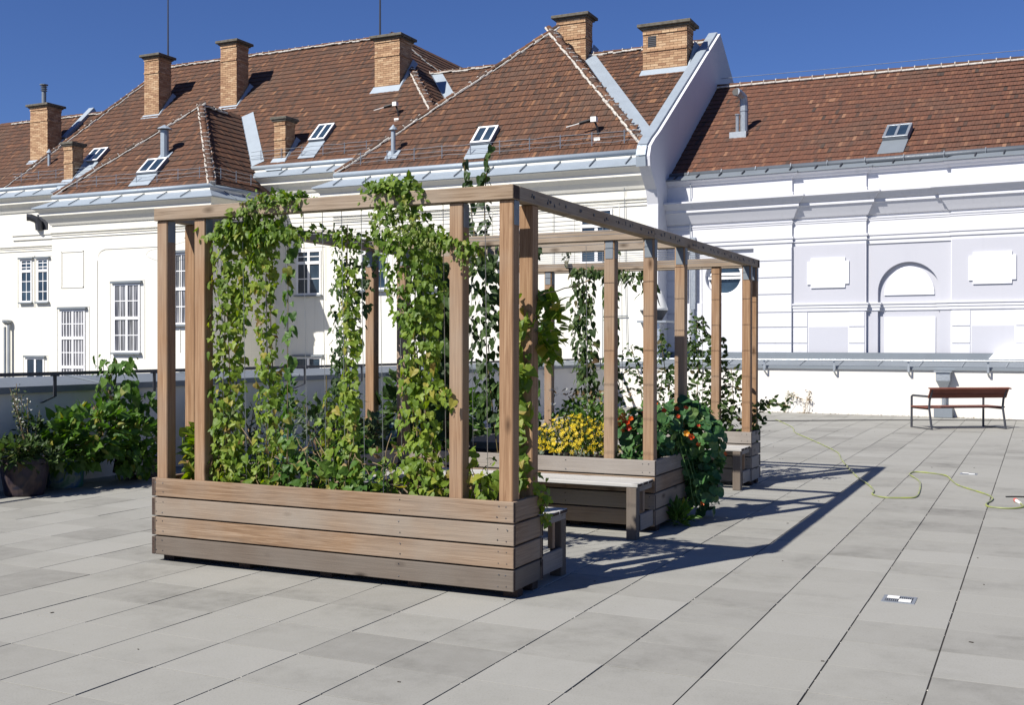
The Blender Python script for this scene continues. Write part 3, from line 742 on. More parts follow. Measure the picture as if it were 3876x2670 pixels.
window(-28.16, -27.0, 1.38, 3.68, WY, (.5,), 2, 2, 'glassc'); window(-25.5, -24.36, 2.3, 4.62, WY, (.5,), 2, 2, 'glassc')
window(-36.46, -35.86, 3.32, 5.0, MY, (.73,), 1, 3, 'glass'); window(-35.55, -34.96, 3.32, 5.0, MY, (.73,), 1, 3, 'glass')
window(-36.17, -35.2, -.4, 1.12, MY, (.47,), 2, 1, 'glass', lattice=1)
window(-23.12, -22.12, 3.36, 4.88, MY, (.72,), 2, 2, 'glass', False, lattice=1); window(-23.18, -22.1, .2, 1.22, MY, (), 2, 1, 'glass', lattice=1)
window(-11.26, -10.34, 3.84, 5.3, WY, (.7,), 2, 2, 'glass', False, lattice=1); window(-13.75, -12.85, 3.84, 5.3, WY, (.7,), 2, 2, 'glass', False, lattice=1); window(-16.25, -15.35, 3.28, 4.85, WY, (.7,), 2, 2, 'glass', False, lattice=1)
window(-18.3, -17.4, 3.28, 4.85, WY, (.7,), 2, 2, 'glass', False, lattice=1)
# pipes on the recessed wall at far left
dp = MB(); dp.tube([(-37.0, MY-.14, -3), (-37.0, MY-.14, 2.3), (-37.0, MY-.14, 2.45)], .06, 8); dp.tube([(-37.22, MY-.14, -3), (-37.22, MY-.14, 2.35)], .05, 8)
dp.lathe([(.06, 0), (.17, .12), (.17, .2)], (-37.1, MY-.16, 2.42), 10); dp.build('downpipe', MT['galv'], cb)
el_ = MB(); el_.tube([(-35.3, MY-.15, 6.12), (-35.3, MY-.18, 6.40), (-35.36, MY-.24, 6.52), (-35.5, MY-.38, 6.60), (-35.6, MY-.48, 6.60)], .14, 12)
el_.box((-35.55, MY-.03, 6.13), (-35.0, MY+.02, 6.75)); el_.build('flue_elbow', MT['dark'], cb)
# wires down the right end of the facade
cw = MB(); cw.tube([(-10.0, WY-.06, 6.1), (-9.95, WY-.05, 3), (-9.9, WY-.05, 1.3)], .009, 4); cw.tube([(-12.05, WY-.05, 5.6), (-12.05, WY-.05, 1.2)], .008, 4)
cw.tube([(-10.6, WY-.05, 4.9), (-10.6, WY-.05, 1.2)], .012, 4); cw.tube([(-10.6, WY-.05, 2.4), (-9.9, WY-.05, 2.42)], .018, 4)
cw.build('conductor_cable', MT['galv'], cb)

# ------------------------------------------------------------------ white building (root is turned a few degrees; local x along the facade, local -y towards the terrace)
WA = -math.atan(.08)
wb = thing('white_building', (-9.06, 28.83, 0), 'white plastered building with arched blind niche, layered cornices and low red tiled roof', 'building', None, WA)
def W2L(p):   # world point to the building's own axes
    q = Matrix.Rotation(-WA, 3, 'Z') @ (Vector(p)-Vector((-9.06, 28.83, 0))); return q
U0 = .24       # facade coordinate of the local origin
m = MB()
def wbox(mb, u0, u1, z0, z1, d0, d1=-.4): mb.box((u0-U0, -d0, z0), (u1-U0, -d1, z1))
LB = 3.62; RE = 13.5
m.box((0, .36, -9), (RE, 12, 6.0))
# left bay, standing forward, with a round window opening in a sunk panel
D0, D1, D2 = .14, .07, 0.0
wbox(m, .24, .80, 1.2, 6.0, D0); wbox(m, 2.62, LB, 1.2, 6.0, D0); wbox(m, .80, 2.62, 4.14, 6.0, D0); wbox(m, .80, 2.62, 1.2, 2.75, D0)
cx, cz, cr = 1.77, 3.45, .49
angs = sorted([2*math.pi*i/32 for i in range(32)]+[math.atan2(b_-cz, a_-cx) % (2*math.pi) for a_ in (.80, 2.62) for b_ in (2.75, 4.14)])
n = len(angs); outer = []; inner = []
for t in angs:
    c_, s_ = math.cos(t), math.sin(t)
    k = min((2.62-cx if c_ > 0 else cx-.80)/max(abs(c_), 1e-6), (4.14-cz if s_ > 0 else cz-2.75)/max(abs(s_), 1e-6))
    outer.append((cx+c_*k, cz+s_*k)); inner.append((cx+c_*cr, cz+s_*cr))
dd = .05; 
vs = [(u-U0, -dd, z) for u, z in outer]+[(u-U0, -dd, z) for u, z in inner]+[(u-U0, .28, z) for u, z in inner]
m.add(vs, [(i, (i+1) % n, n+(i+1) % n, n+i) for i in range(n)]+[(n+i, n+(i+1) % n, 2*n+(i+1) % n, 2*n+i) for i in range(n)])
wbox(m, LB, 5.44, 1.2, 6.0, D1); wbox(m, 7.40, RE, 1.2, 6.0, D1)
wbox(m, 5.44, 7.40, 4.14, 6.0, D2+.0)
m.build('wall', MT['white'], wb)
# the portal field and its arch
ar = MB(); px0, px1, pz0, pz1 = 5.44, 7.40, 1.2, 4.14; ac, az_, ar_ = 6.42, 2.95, .72
arc = [(ac+ar_*math.cos(math.pi*(1-i/24)), az_+ar_*math.sin(math.pi*(1-i/24))) for i in range(25)]
dpl = -.03; dni = -.14
def arcplate(mb, d, dback):
    for (u0, z0), (u1, z1) in zip(arc[:-1], arc[1:]):
        mb.add([(u0-U0, -d, z0), (u1-U0, -d, z1), (u1-U0, -d, pz1), (u0-U0, -d, pz1)], [(0, 1, 2, 3)])
        mb.add([(u0-U0, -d, z0), (u1-U0, -d, z1), (u1-U0, -dback, z1), (u0-U0, -dback, z0)], [(0, 3, 2, 1)])
    mb.box((px0-U0, -d, pz0), (ac-ar_-U0, -d+.3, pz1)); mb.box((ac+ar_-U0, -d, pz0), (px1-U0, -d+.3, pz1))
arcplate(ar, dpl, -.30)
ar.build('portal_field', MT['lilac'], wb)
ni = MB(); wbox(ni, ac-ar_-.02, ac+ar_+.02, 1.2, 3.75, dni, -.3); ni.build('niche_back', MT['lilac'], wb)
lu = MB(); poly = [(ac-.585+.0, 2.87)]+[(ac+.585*math.cos(math.pi*(1-i/18)), 2.87+.70*math.sin(math.pi*(1-i/18))) for i in range(19)]
lu.prism(poly[1:], lambda p, q, t: (p-U0, -t, q), dni-.01, dni+.035); lu.build('lunette_panel', MT['brightwhite'], wb)
fp = MB(); wbox(fp, 5.84, 7.03, 1.46, 2.33, dni+.03, -.3); fp.build('niche_panel', MT['brightwhite'], wb)
# fields behind the plaques and the plaques
fb = MB(); wbox(fb, LB+.02, 5.42, 2.69, 4.16, D1+.004, 0); fb.build('field', MT['lilac'], wb)
fb = MB(); wbox(fb, 7.42, RE, 2.69, 4.16, D1+.004, 0); fb.build('field', MT['lilac'], wb)
fb = MB(); wbox(fb, .82, 2.60, 2.77, 2.80, .055, 0)
def plaque(u0, u1, z0, z1, d):
    k = .09; pl_ = [(u0+k, z0), (u1-k, z0), (u1-k, z0+k), (u1, z0+k), (u1, z1-k), (u1-k, z1-k), (u1-k, z1), (u0+k, z1), (u0+k, z1-k), (u0, z1-k), (u0, z0+k), (u0+k, z0+k)]
    p = MB(); p.prism(pl_, lambda a, b_, t: (a-U0, -t, b_), d-.01, d+.04); p.build('plaque', MT['brightwhite'], wb)
plaque(4.0, 5.03, 3.08, 3.83, D1); plaque(7.80, 8.82, 3.08, 3.83, D1)
lp = MB()
for u0, u1 in ((4.03, 5.0), (7.86, 8.78)):
    l_ = MB(); wbox(l_, u0, u1, 1.44, 2.10, D1+.004, 0); l_.build('field', MT['lilac'], wb)
# rustication grooves as thin shadow joints between raised courses
ru = [1.2, 1.69, 2.10, 2.48, 2.94, 3.37, 3.80, 4.14]
for i, (a, c) in enumerate(zip(ru[:-1], ru[1:])):
    r_ = MB(); wbox(r_, 2.68, LB-.004, a+.012, c-.012, D0+.022, D0-.02); r_.build('rusticated_course', MT['white'], wb)
    r_ = MB(); wbox(r_, .25, .78, a+.012, c-.012, D0+.022, D0-.02); r_.build('rusticated_course', MT['white'], wb)
for i, (a, c) in enumerate(((1.44, 1.69), (1.69, 2.10), (2.10, 2.48))):
    for u0, u1 in ((LB+.02, 4.0), (5.03, 5.41), (7.43, 7.83), (8.81, 11.5)):
        r_ = MB(); wbox(r_, u0, u1, a+.010, c-.010, D1+.02, D1-.02); r_.build('rusticated_course', MT['white'], wb)
# cornices follow the breaks of the facade
def fpath(k=0): return [(.24-U0, -D0-k), (LB-U0, -D0-k), (LB-U0, -D1-k), (5.44-U0, -D1-k), (5.44-U0, -D2-k), (7.40-U0, -D2-k), (7.40-U0, -D1-k), (RE-U0, -D1-k)]
c1 = MB(); sweep(c1, fpath(), [(-.02, 5.42), (.40, 5.415), (.40, 5.37), (.36, 5.35), (.27, 5.24), (.235, 5.22), (.235, 5.14), (.20, 5.12), (.10, 4.95), (.05, 4.86), (.0, 4.84)]); c1.build('cornice', MT['white'], wb)
c2 = MB(); sweep(c2, fpath(), [(-.02, 6.03), (.15, 6.02), (.15, 5.99), (.08, 5.95), (.05, 5.90), (0, 5.88)]); c2.build('eaves_cornice', MT['white'], wb)
c3 = MB(); sweep(c3, fpath(), [(-.01, 4.40), (.04, 4.40), (.04, 4.35), (.015, 4.34), (.015, 4.29), (.03, 4.285), (.03, 4.25), (.0, 4.24)]); sweep(c3, fpath(), [(-.01, 4.79), (.035, 4.79), (.03, 4.76), (.015, 4.75), (.015, 4.715), (0, 4.71)]); c3.build('architrave', MT['white'], wb)
sp = [(LB-U0, -D1), (5.44-U0, -D1), (5.44-U0, .03), (5.72-U0, .03), (5.72-U0, .14), (7.12-U0, .14), (7.12-U0, .03), (7.40-U0, .03), (7.40-U0, -D1), (RE-U0, -D1)]
c4 = MB(); sweep(c4, sp, [(-.01, 2.70), (.075, 2.69), (.075, 2.655), (.05, 2.64), (.05, 2.58), (.03, 2.56), (.03, 2.50), (0, 2.47)]); c4.build('string_course', MT['white'], wb); c4 = MB()
sweep(c4, [(.80-U0, -.05), (2.62-U0, -.05)], [(-.01, 2.74), (.075, 2.73), (.075, 2.69), (.04, 2.66), (.04, 2.58), (.025, 2.56), (.025, 2.5), (0, 2.46)]); c4.build('string_course', MT['white'], wb)
c5 = MB(); sweep(c5, fpath(-.003), [(0, 5.545), (.02, 5.54), (.02, 5.43), (0, 5.43)]); c5.build('attic_plinth', MT['white'], wb)
zs = MB(); sweep(zs, fpath(), [(-.30, 6.20), (-.12, 6.18), (.18, 6.045), (.18, 6.015), (.15, 6.015)]); zs.build('eaves_sheet', MT['zincgrey'], wb)
sm_ = MB(); x = .5
while x < RE-.2:
    d_ = D0 if x < LB else (D2 if 5.44 < x < 7.40 else D1)
    sm_.add([(x-U0-.012, -d_+.06, 6.165), (x-U0+.012, -d_+.06, 6.165), (x-U0+.012, -d_-.185, 6.05), (x-U0-.012, -d_-.185, 6.05), (x-U0-.012, -d_+.06, 6.195), (x-U0+.012, -d_+.06, 6.195), (x-U0+.012, -d_-.185, 6.085), (x-U0-.012, -d_-.185, 6.085)], [(4, 5, 6, 7), (0, 1, 5, 4), (1, 2, 6, 5), (2, 3, 7, 6), (3, 0, 4, 7)]); x += .62
sm_.build('sheet_seams', MT['dark'], wb, kind='stuff')
gt = MB(); gt.tube([(-.0, .05, 6.19), (RE, .05, 6.19)], .085, 10); gt.build('gutter', MT['zincdark'], wb, smooth=True)
for k in range(14):
    gbk = MB(); xk = .55+k*.92; gbk.tube([(xk, -.02, 6.28), (xk, -.055, 6.20), (xk, -.02, 6.11)], .014, 5); gbk.build('gutter_bracket', MT['galv'], wb)
# roof
rA = W2L((-9.06, 33.75, 9.62)); rB = W2L((5.0, 34.25, 9.62)); e0 = Vector((0, .1, 6.22)); e1 = Vector((13.6, .1, 6.22))
rr_ = MB(); nn = 24
for i in range(nn):
    t0, t1 = i/nn, (i+1)/nn; a, b_ = e0.lerp(e1, t0), e0.lerp(e1, t1); c_, d_ = rA.lerp(rB, t0), rA.lerp(rB, t1)
    rr_.add([a, b_, d_, c_], [(0, 1, 2, 3)])
rr_.add([rA, rB, rB+Vector((0, 6, -4)), rA+Vector((0, 6, -4))], [(0, 1, 2, 3)])
roofW = rr_.build('roof', MT['under'], wb)
cand = []; tw, th = .09, .305; L0 = (rA-e0).length; rows = int(L0/th)
for r in range(rows):
    t = (r*th)/L0; a = e0.lerp(rA, t); b_ = e1.lerp(rB, t); ud = (b_-a).normalized(); cols = int((b_-a).length/tw)
    jj = random.uniform(-.004, .004)
    for c in range(cols):
        x = (c+(.5 if r % 2 else 0))*tw; jw = .012*math.sin(x*.8+r*.4); vd = ((rA.lerp(rB, x/13.6))-(e0.lerp(e1, x/13.6))).normalized(); n_ = ud.cross(vd)
        p = a+ud*x+vd*(jj+jw+random.gauss(0, .003))+n_*random.uniform(.006, .013)
        cand.append((p, ud, vd, n_, tw, th))
MWB = Matrix.Translation((-9.06, 28.83, 0)) @ Matrix.Rotation(WA, 4, 'Z')
def emit_local(lst, parent, mat, nsingle):
    seen = [t for t in lst if inview(MWB @ t[0], 1.0)]
    near = sorted(seen, key=lambda t: ((MWB @ t[0])-CAM).length)[:nsingle]; sing = set(id(t) for t in near)
    base = np.array([(-tw*.5+.0015, 0, 0), (tw*.5-.0015, 0, 0), (tw*.5-.0015, th*1.08, -.010), (-tw*.5+.0015, th*1.08, -.010), (-tw*.5+.0025, 0, .021), (tw*.5-.0025, 0, .021), (tw*.5-.0015, th*1.08, .003), (-tw*.5+.0015, th*1.08, .003)])
    fq = [(4, 5, 6, 7), (0, 1, 5, 4), (1, 2, 6, 5), (3, 0, 4, 7)]; me = None; V = []; F = []; VAR = []
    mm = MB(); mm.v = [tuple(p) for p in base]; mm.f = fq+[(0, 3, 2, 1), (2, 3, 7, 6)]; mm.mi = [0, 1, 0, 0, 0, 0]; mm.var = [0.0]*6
    dark = [(random.uniform(0, 11), random.uniform(0, 5)) for _ in range(26)]
    for t in lst:
        P, ud, vd, n_ = t[:4]; R = np.array([ud, vd, n_])
        if id(t) in sing:
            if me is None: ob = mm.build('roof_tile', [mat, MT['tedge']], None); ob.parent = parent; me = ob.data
            else: ob = link('roof_tile', me, parent)
            mw = Matrix((ud, vd, n_)).transposed().to_4x4(); mw.translation = P; ob.matrix_local = mw
        else:
            k = len(V)*8; V.append(base @ R+np.array(P)); F += [tuple(k+i for i in f) for f in fq]
            v_ = random.random()*.93+.05
            if any(abs(P.x-a) < .19 and abs(P.y-b_) < .14 for a, b_ in dark): v_ = random.uniform(0, .04)
            VAR += [v_]*4
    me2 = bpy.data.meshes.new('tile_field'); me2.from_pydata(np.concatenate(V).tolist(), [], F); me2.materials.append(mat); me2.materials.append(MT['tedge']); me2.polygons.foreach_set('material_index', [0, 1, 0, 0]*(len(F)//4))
    a = me2.attributes.new('var', 'FLOAT', 'FACE'); a.data.foreach_set('value', VAR); me2.update()
    tag(link('tile_field', me2, parent), kind='stuff')
emit_local(cand, roofW, MT['tile2'], 300)
rd = (rB-rA).normalized(); sdv = rd.cross(Vector((0, 0, 1))).normalized(); mmw = MB()
for i in range(30):
    ob = link('ridge_tile', RT[MT['tile'].name], roofW); p = rA+rd*(i*.36)+Vector((0, 0, .03))
    Mx = Matrix((rd, sdv, sdv.cross(rd))).transposed().to_4x4(); Mx.translation = p; ob.matrix_local = Mx
    mmw.cbox(p+Vector((0, 0, .006)), (.018, .09, .076), .012); mmw.cbox(p+Vector((.18, -.11, -.045)), (.19, .035, .03), .015)
mmw.build('ridge_mortar', MT['mortar'], roofW, kind='stuff')
for off in (.02,):
    lw = MB(); lw.tube([rA+Vector((.1, 0, .28)), rA.lerp(rB, .25)+Vector((0, 0, .26)), rA.lerp(rB, .5)+Vector((0, 0, .28)), rA.lerp(rB, .75)+Vector((0, 0, .26))], .008, 4); lw.build('lightning_wire', MT['galv'], roofW)
# skylight and exhaust stack on the white building's roof
def onroofW(x, y):  # height of the roof at a local point
    t = x/13.6; a = e0.lerp(e1, t); b_ = rA.lerp(rB, t); k = (y-a.y)/(b_.y-a.y); return Vector((x, y, a.z+(b_.z-a.z)*k))
q = W2L((-3.32, 29.35, 0)); skylight(tuple(onroofW(q.x, q.y)+Vector((0, 0, 0))), .62, .78, .66, .75, 'zincgrey', wb)
q = W2L((-7.6, 30.75, 0)); b0 = onroofW(q.x, q.y)
ex = MB(); ex.tube([b0+Vector((.06, .12, -.05)), b0+Vector((.06, .12, .85)), b0+Vector((.05, .08, 1.05)), b0+Vector((-.02, -.06, 1.14)), b0+Vector((-.06, -.2, 1.16))], .115, 12)
ex.tube([b0+Vector((-.10, .02, -.05)), b0+Vector((-.10, .02, .55))], .05, 8); ex.lathe([(.075, 0), (.075, .03)], b0+Vector((-.10, .02, .55)), 8); ex.lathe([(.13, 0), (.13, .03)], b0+Vector((.06, .12, .66)), 12)
ex.box(b0+Vector((-.26, -.2, -.14)), b0+Vector((.22, .3, .05)))
exo = ex.build('exhaust_pipe', MT['galv'], wb); mt_ = MB(); R = Matrix.Rotation(math.radians(80), 3, 'X')
mt_.lathe([(.105, 0), (.105, .012)], b0+Vector((-.065, -.205, 1.163)), 14, R=R); mt_.build('pipe_mouth', MT['black'], exo)
# round window
rw = MB()
ringo = [(cr-.0, .10), (cr-.06, .10), (cr-.06, .16), (cr, .16)]
vs = []; 
for rr0, yy in ringo:
    for i in range(n): vs.append((cx+rr0*math.cos(2*math.pi*i/n)-U0, yy, cz+rr0*math.sin(2*math.pi*i/n)))
rw.add(vs, [(k*n+i, k*n+(i+1) % n, (k+1)*n+(i+1) % n, (k+1)*n+i) for k in range(3) for i in range(n)])
rw.box((cx-.42-U0, .08, cz+.03), (cx+.42-U0, .16, cz+.10)); rw.box((cx-.44-U0, .05, cz-.07), (cx+.44-U0, .16, cz-.005)); rw.box((cx-.30-U0, .08, cz+.285), (cx+.30-U0, .15, cz+.315))
rwo = rw.build('round_window', MT['frame'], wb)
pn = MB(); pn.prism([(cx+(cr-.03)*math.cos(2*math.pi*i/n), cz+(cr-.03)*math.sin(2*math.pi*i/n)) for i in range(n)], lambda p, q_, t: (p-U0, t, q_), .13, .15); pn.build('pane', MT['glass'], rwo)
dw = MB(); dw.tube([(.92-U0, -.22, 1.2), (.92-U0, -.22, 4.3), (.92-U0, -.2, 6.1)], .012, 5); dw.build('conductor_cable', MT['galv'], wb)
dw = MB(); dw.tube([(1.0-U0, -.24, 1.3), (1.0-U0, -.24, 2.6)], .05, 8); dw.box((.93-U0, -.22, 2.6), (1.06-U0, -.12, 4.5)); dw.build('cable_tray', MT['galv'], wb)
rod = MB(); rod.tube([(9.12-U0, -.35, 1.35), (9.12-U0, -.35, 3.05)], .012, 5); rod.build('lightning_rod', MT['galv'], wb)

# ------------------------------------------------------------------ parapets with handrails
lpw = thing('parapet_wall', (-10.6, 10, 0), 'shaded rendered parapet with sheet coping and handrail coloured dark for shade along the left terrace edge', 'parapet')
pb_ = MB(); pb_.box((-10.86, TY0, -.04), (-10.36, 27.62, 1.07)); pb_.build('wall', MT['parapet'], lpw)
cpn = MB(); y = TY0; 
prf = [(-10.31, 1.07), (-10.31, 1.145), (-10.90, 1.235), (-10.90, 1.16), (-10.87, 1.16), (-10.87, 1.09)]
cpn.prism(prf, lambda p, q, t: (p, t, q), TY0, 27.5); cpn.build('coping', MT['zincgrey'], lpw)
for yy in np.arange(-4, 27, 2.0):
    sq = MB(); sq.add([(-10.312, yy-.012, 1.15), (-10.312, yy+.012, 1.15), (-10.895, yy+.012, 1.24), (-10.895, yy-.012, 1.24), (-10.312, yy-.012, 1.17), (-10.312, yy+.012, 1.17), (-10.895, yy+.012, 1.258), (-10.895, yy-.012, 1.258)], [(4, 5, 6, 7), (0, 1, 5, 4), (1, 2, 6, 5), (2, 3, 7, 6), (3, 0, 4, 7)]); sq.build('coping_seam', MT['zincgrey'], lpw)
hr = MB(); hr.box((-10.165, TY0, 1.268), (-10.115, 27.25, 1.308)); hr.build('handrail', MT['dark'], lpw)  # rail coloured as dark steel to stand in for shade on this side
def bracket(p, q, parent, mat):   # flat bar from the wall face q up to the rail p
    b_ = MB(); P, Q = Vector(p), Vector(q); d = Vector((Q.x-P.x, Q.y-P.y, 0)).normalized(); t = Vector((-d.y, d.x, 0))*.022; th_ = d*.006
    pts = [P+Vector((0, 0, -.02)), P+Vector((0, 0, -.26)), Vector((Q.x, Q.y, P.z-.34))]
    for a, c in zip(pts[:-1], pts[1:]):
        b_.add([a-t-th_, a+t-th_, a+t+th_, a-t+th_, c-t-th_, c+t-th_, c+t+th_, c-t+th_], [(0, 1, 5, 4), (1, 2, 6, 5), (2, 3, 7, 6), (3, 0, 4, 7), (0, 3, 2, 1), (4, 5, 6, 7)])
    b_.box((P.x-.035, P.y-.035, P.z-.03), (P.x+.035, P.y+.035, P.z-.02)); b_.build('rail_bracket', mat, parent)
for yy in (7.58, 9.15, 10.72, 12.3, 13.9, 15.47, 17.05, 18.6, 20.2, 21.8, 23.4, 25.0, 26.5): bracket((-10.14, yy, 1.288), (-10.352, yy, 1.2), lpw, MT['dark'])
bpw = thing('parapet_wall', (-10.36, 27.62, 0), 'sunlit white parapet with zinc apron and thin handrail across the back of the terrace', 'parapet', None, WA)
pb_ = MB(); pb_.box((0.02, 0, -.03), (19, .5, 1.07)); pb_.build('wall', MT['parapet'], bpw)
cpn = MB(); cpn.prism([(-.05, 1.07), (-.05, 1.135), (-.045, 1.14), (.75, 1.30), (1.09, 1.33), (1.09, 1.46), (1.14, 1.46), (1.14, 1.0), (.52, 1.0), (.5, 1.07)], lambda p, q, t: (t, p, q), -.02, 19); cpn.build('coping', MT['zincgrey'], bpw)
for k in range(20):
    xk = .5+k*.92; sq = MB(); sq.add([(xk-.01, -.05, 1.14), (xk+.01, -.05, 1.14), (xk+.01, .75, 1.305), (xk-.01, .75, 1.305), (xk-.01, -.05, 1.155), (xk+.01, -.05, 1.155), (xk+.01, .75, 1.325), (xk-.01, .75, 1.325)], [(4, 5, 6, 7), (0, 1, 5, 4), (1, 2, 6, 5), (2, 3, 7, 6), (3, 0, 4, 7)]); sq.build('coping_seam', MT['galv'], bpw)
hr = MB(); hr.tube([(.25, -.15, 1.288), (19, -.15, 1.288)], .02, 8); hr.build('handrail', MT['galv'], bpw)
for k in range(11): bracket((.9+k*1.69, -.15, 1.288), (.9+k*1.69, -.006, 1.15), bpw, MT['galv'])
# rain-water hopper with downpipe on the back parapet (behind the bench)
BP = lambda u, v, z: Matrix.Translation((-10.36, 27.62, 0)) @ Matrix.Rotation(WA, 4, 'Z') @ Vector((u, v, z))
uh = 8.42
hp = thing('rain_hopper', BP(uh, 0, 0), 'grey metal rainwater hopper with downpipe on the white wall behind the bench', 'rain hopper', None, WA)
h = MB(); h.box((-.19, -.30, 1.03), (.19, 0, 1.06)); h.box((-.15, -.26, .84), (.15, 0, 1.03)); 
vs = [(-.15, -.26, .84), (.15, -.26, .84), (.15, 0, .84), (-.15, 0, .84), (-.055, -.15, .62), (.055, -.15, .62), (.055, -.02, .62), (-.055, -.02, .62)]
h.add(vs, [(0, 4, 5, 1), (1, 5, 6, 2), (2, 6, 7, 3), (3, 7, 4, 0), (0, 1, 2, 3), (4, 7, 6, 5)]); h.build('hopper', MT['galv'], hp)
h = MB(); h.tube([(0, -.09, .64), (0, -.09, .02)], .05, 10); h.build('downpipe', MT['galv'], hp)
h = MB(); h.cbox((0, -.11, .12), (.20, .11, .12), .01); h.build('foot_box', MT['zincgrey'], hp)
dm = thing('skylight_dome', BP(9.95, 1.5, 1.3), 'pale skylight dome behind the back parapet at the right edge of the picture', 'skylight', None, WA)
h = MB(); h.prism([(-.75, .0), (.9, .0), (.9, .34), (-.2, .36), (-.45, .30), (-.6, .18)], lambda p, q, t: (p, t, q), -.5, .5); h.build('dome', MT['brightwhite'], dm)
# plate and fan hood by the corner
fh = thing('exhaust_fan', (-9.2, 27.95, 1.2), 'white exhaust fan hood on a shiny metal duct in the corner behind the pergola', 'exhaust fan')
h = MB(); h.box((-9.42, 27.75, .9), (-8.98, 28.15, 2.23)); h.build('duct', MT['silver'], fh)
h = MB(); h.box((-9.55, 27.6, 2.23), (-8.76, 28.35, 2.28)); h.build('mounting_plate', MT['galv'], fh)
h = MB(); h.lathe([(.20, 2.28), (.36, 2.54), (.37, 2.55)], (-9.2, 27.95, 0), 24); h.build('fan_base', MT['dark'], fh)
h = MB(); h.lathe([(.375, 2.55), (.36, 2.62), (.22, 3.02), (.19, 3.07), (.05, 3.09)], (-9.2, 27.95, 0), 24); h.build('hood', MT['wplastic'], fh, smooth=True)
h = MB(); R = Matrix.Rotation(math.radians(62), 3, 'Z') @ Matrix.Rotation(math.radians(70), 3, 'X')
pl_ = [(.075*math.cos(t), .20*math.sin(t)) for t in np.linspace(0, 2*math.pi, 17)[:-1]]
h.prism(pl_, lambda p, q, t: tuple(Vector((-8.985, 27.78, 2.80))+R @ Vector((p, q, t))), -.02, .012); h.build('outlet_slot', MT['black'], fh)

# ------------------------------------------------------------------ planters, benches, pergola
XL, XR = -5.983, -2.991; ZB, ZT = .054, .6215
class Boards:
    pass
def board(parent, name, c, L, wdt, th, axis, mat, normal=None, ch=.004, label=None):
    """plank of length L; width wdt vertical (or along 'normal' cross), thickness th. axis in 'x','y','z'"""
    m_ = MB(); m_.cbox((0, 0, 0), (L/2, th/2, wdt/2), ch, endmi=1)
    me = bpy.data.meshes.new(name); me.from_pydata([tuple(v) for v in m_.v], [], m_.f)
    me.materials.append(mat); me.materials.append(MT['end']); me.polygons.foreach_set('material_index', m_.mi); me.update()
    o = link(name, me, parent); o.location = Vector(c)-ORG[parent.name]
    j = random.uniform(-.0015, .0015)
    if axis == 'x': o.rotation_euler = (random.uniform(-.004, .004), 0, j*.3)
    elif axis == 'y': o.rotation_euler = (random.uniform(-.004, .004), 0, math.pi/2+j*.3)
    elif axis == 'z': o.rotation_euler = (0, -math.pi/2, random.choice((0, 0))+j)
    elif axis == 'flatx': o.rotation_euler = (math.pi/2, 0, 0)
    elif axis == 'flaty': o.rotation_euler = (math.pi/2, 0, math.pi/2)
    if label: o['label'] = label
    return o
TP = .033; PH = .1336; PG = (ZT-ZB-4*PH)/3
def planter(x0, x1, y0, y1, label, mat, sides='fblr', seed=0, mats=None):
    random.seed(seed)
    t = thing('planter_box', ((x0+x1)/2, (y0+y1)/2, 0), label, 'planter', 'larch planter boxes of the pergola')
    for k in range(4):
        zc = ZB+PH/2+k*(PH+PG); mm = MT[(mats or [mat]*4)[k]]
        if 'f' in sides: board(t, 'plank', ((x0+x1)/2+.018, y0+TP/2, zc), x1-x0-.036+random.uniform(-.004, .002), PH, TP, 'x', mm)
        if 'b' in sides: board(t, 'plank', ((x0+x1)/2, y1-TP/2, zc), x1-x0, PH, TP, 'x', mm)
        if 'r' in sides: board(t, 'plank', (x1-TP/2-.006, (y0+y1)/2, zc), y1-y0-2*TP-.006, PH, TP, 'y', mm)
        if 'l' in sides: board(t, 'plank', (x0+TP/2, (y0+y1)/2, zc), y1-y0-(0 if 'f' in sides else 2*TP)-.003, PH, TP, 'y', mm)
    lin = MB(); lin.box((x0+TP+.012, y0+TP+.008, ZB-.0), (x1-TP-.014, y1-TP-.008, .50)); lin.build('liner', MT['black'], t)
    so_ = MB(); nx, ny = max(2, int((x1-x0)/.06)), max(2, int((y1-y0)/.06)); X = np.linspace(x0+TP+.004, x1-TP-.01, nx); Y = np.linspace(y0+TP+.003, y1-TP-.003, ny)
    vs = [(a, c, .545+random.uniform(-.018, .02)) for c in Y for a in X]; so_.add(vs, [(j*nx+i, j*nx+i+1, (j+1)*nx+i+1, (j+1)*nx+i) for j in range(ny-1) for i in range(nx-1)])
    so_.build('soil', MT['soil'], t, kind='stuff')
    for xx in np.linspace(x0+.09, x1-.065, max(2, int((x1-x0)/.62)+1)):
        for yy in ((y0+.13, y1-.10)):
            f_ = MB(); f_.cbox((xx, yy, .028), (.05, .045, .027), .003); f_.build('foot_block', MT['end'], t)
    sc = MB()
    for k in range(4):
        zc = ZB+PH/2+k*(PH+PG)
        for xx in (x0+.045, x0+.11, x1-.05, x1-.11, x0+(x1-x0)*.72):
            for dz in (-.037, .037):
                sc.tube([(xx+random.uniform(-.012, .012), y0-.0012, zc+dz+random.uniform(-.01, .01)), (xx, y0+.004, zc+dz)], .0045, 6)
    sc.build('screws', MT['dark'], t, kind='stuff')
    return t
random.seed(11)
planter(XL, XR, 6.294, 6.757, 'front brown planter box of stacked planks, nearest to the viewer', 'wood_plank', 'fblr', 3, ['wood_dark', 'wood_plank', 'wood_plank', 'wood_plank'])
planter(XL, XR, 9.122, 10.20, 'middle planter box with yellow and orange flowers behind the pale bench', 'wood_plank', 'fblr', 8, ['wood_plank', 'wood_plank', 'wood_plank', 'wood_grey'])
planter(XL, XR, 12.643, 13.106, 'rear planter box farthest along the pergola, under the arching rose', 'wood_grey', 'fblr', 9)
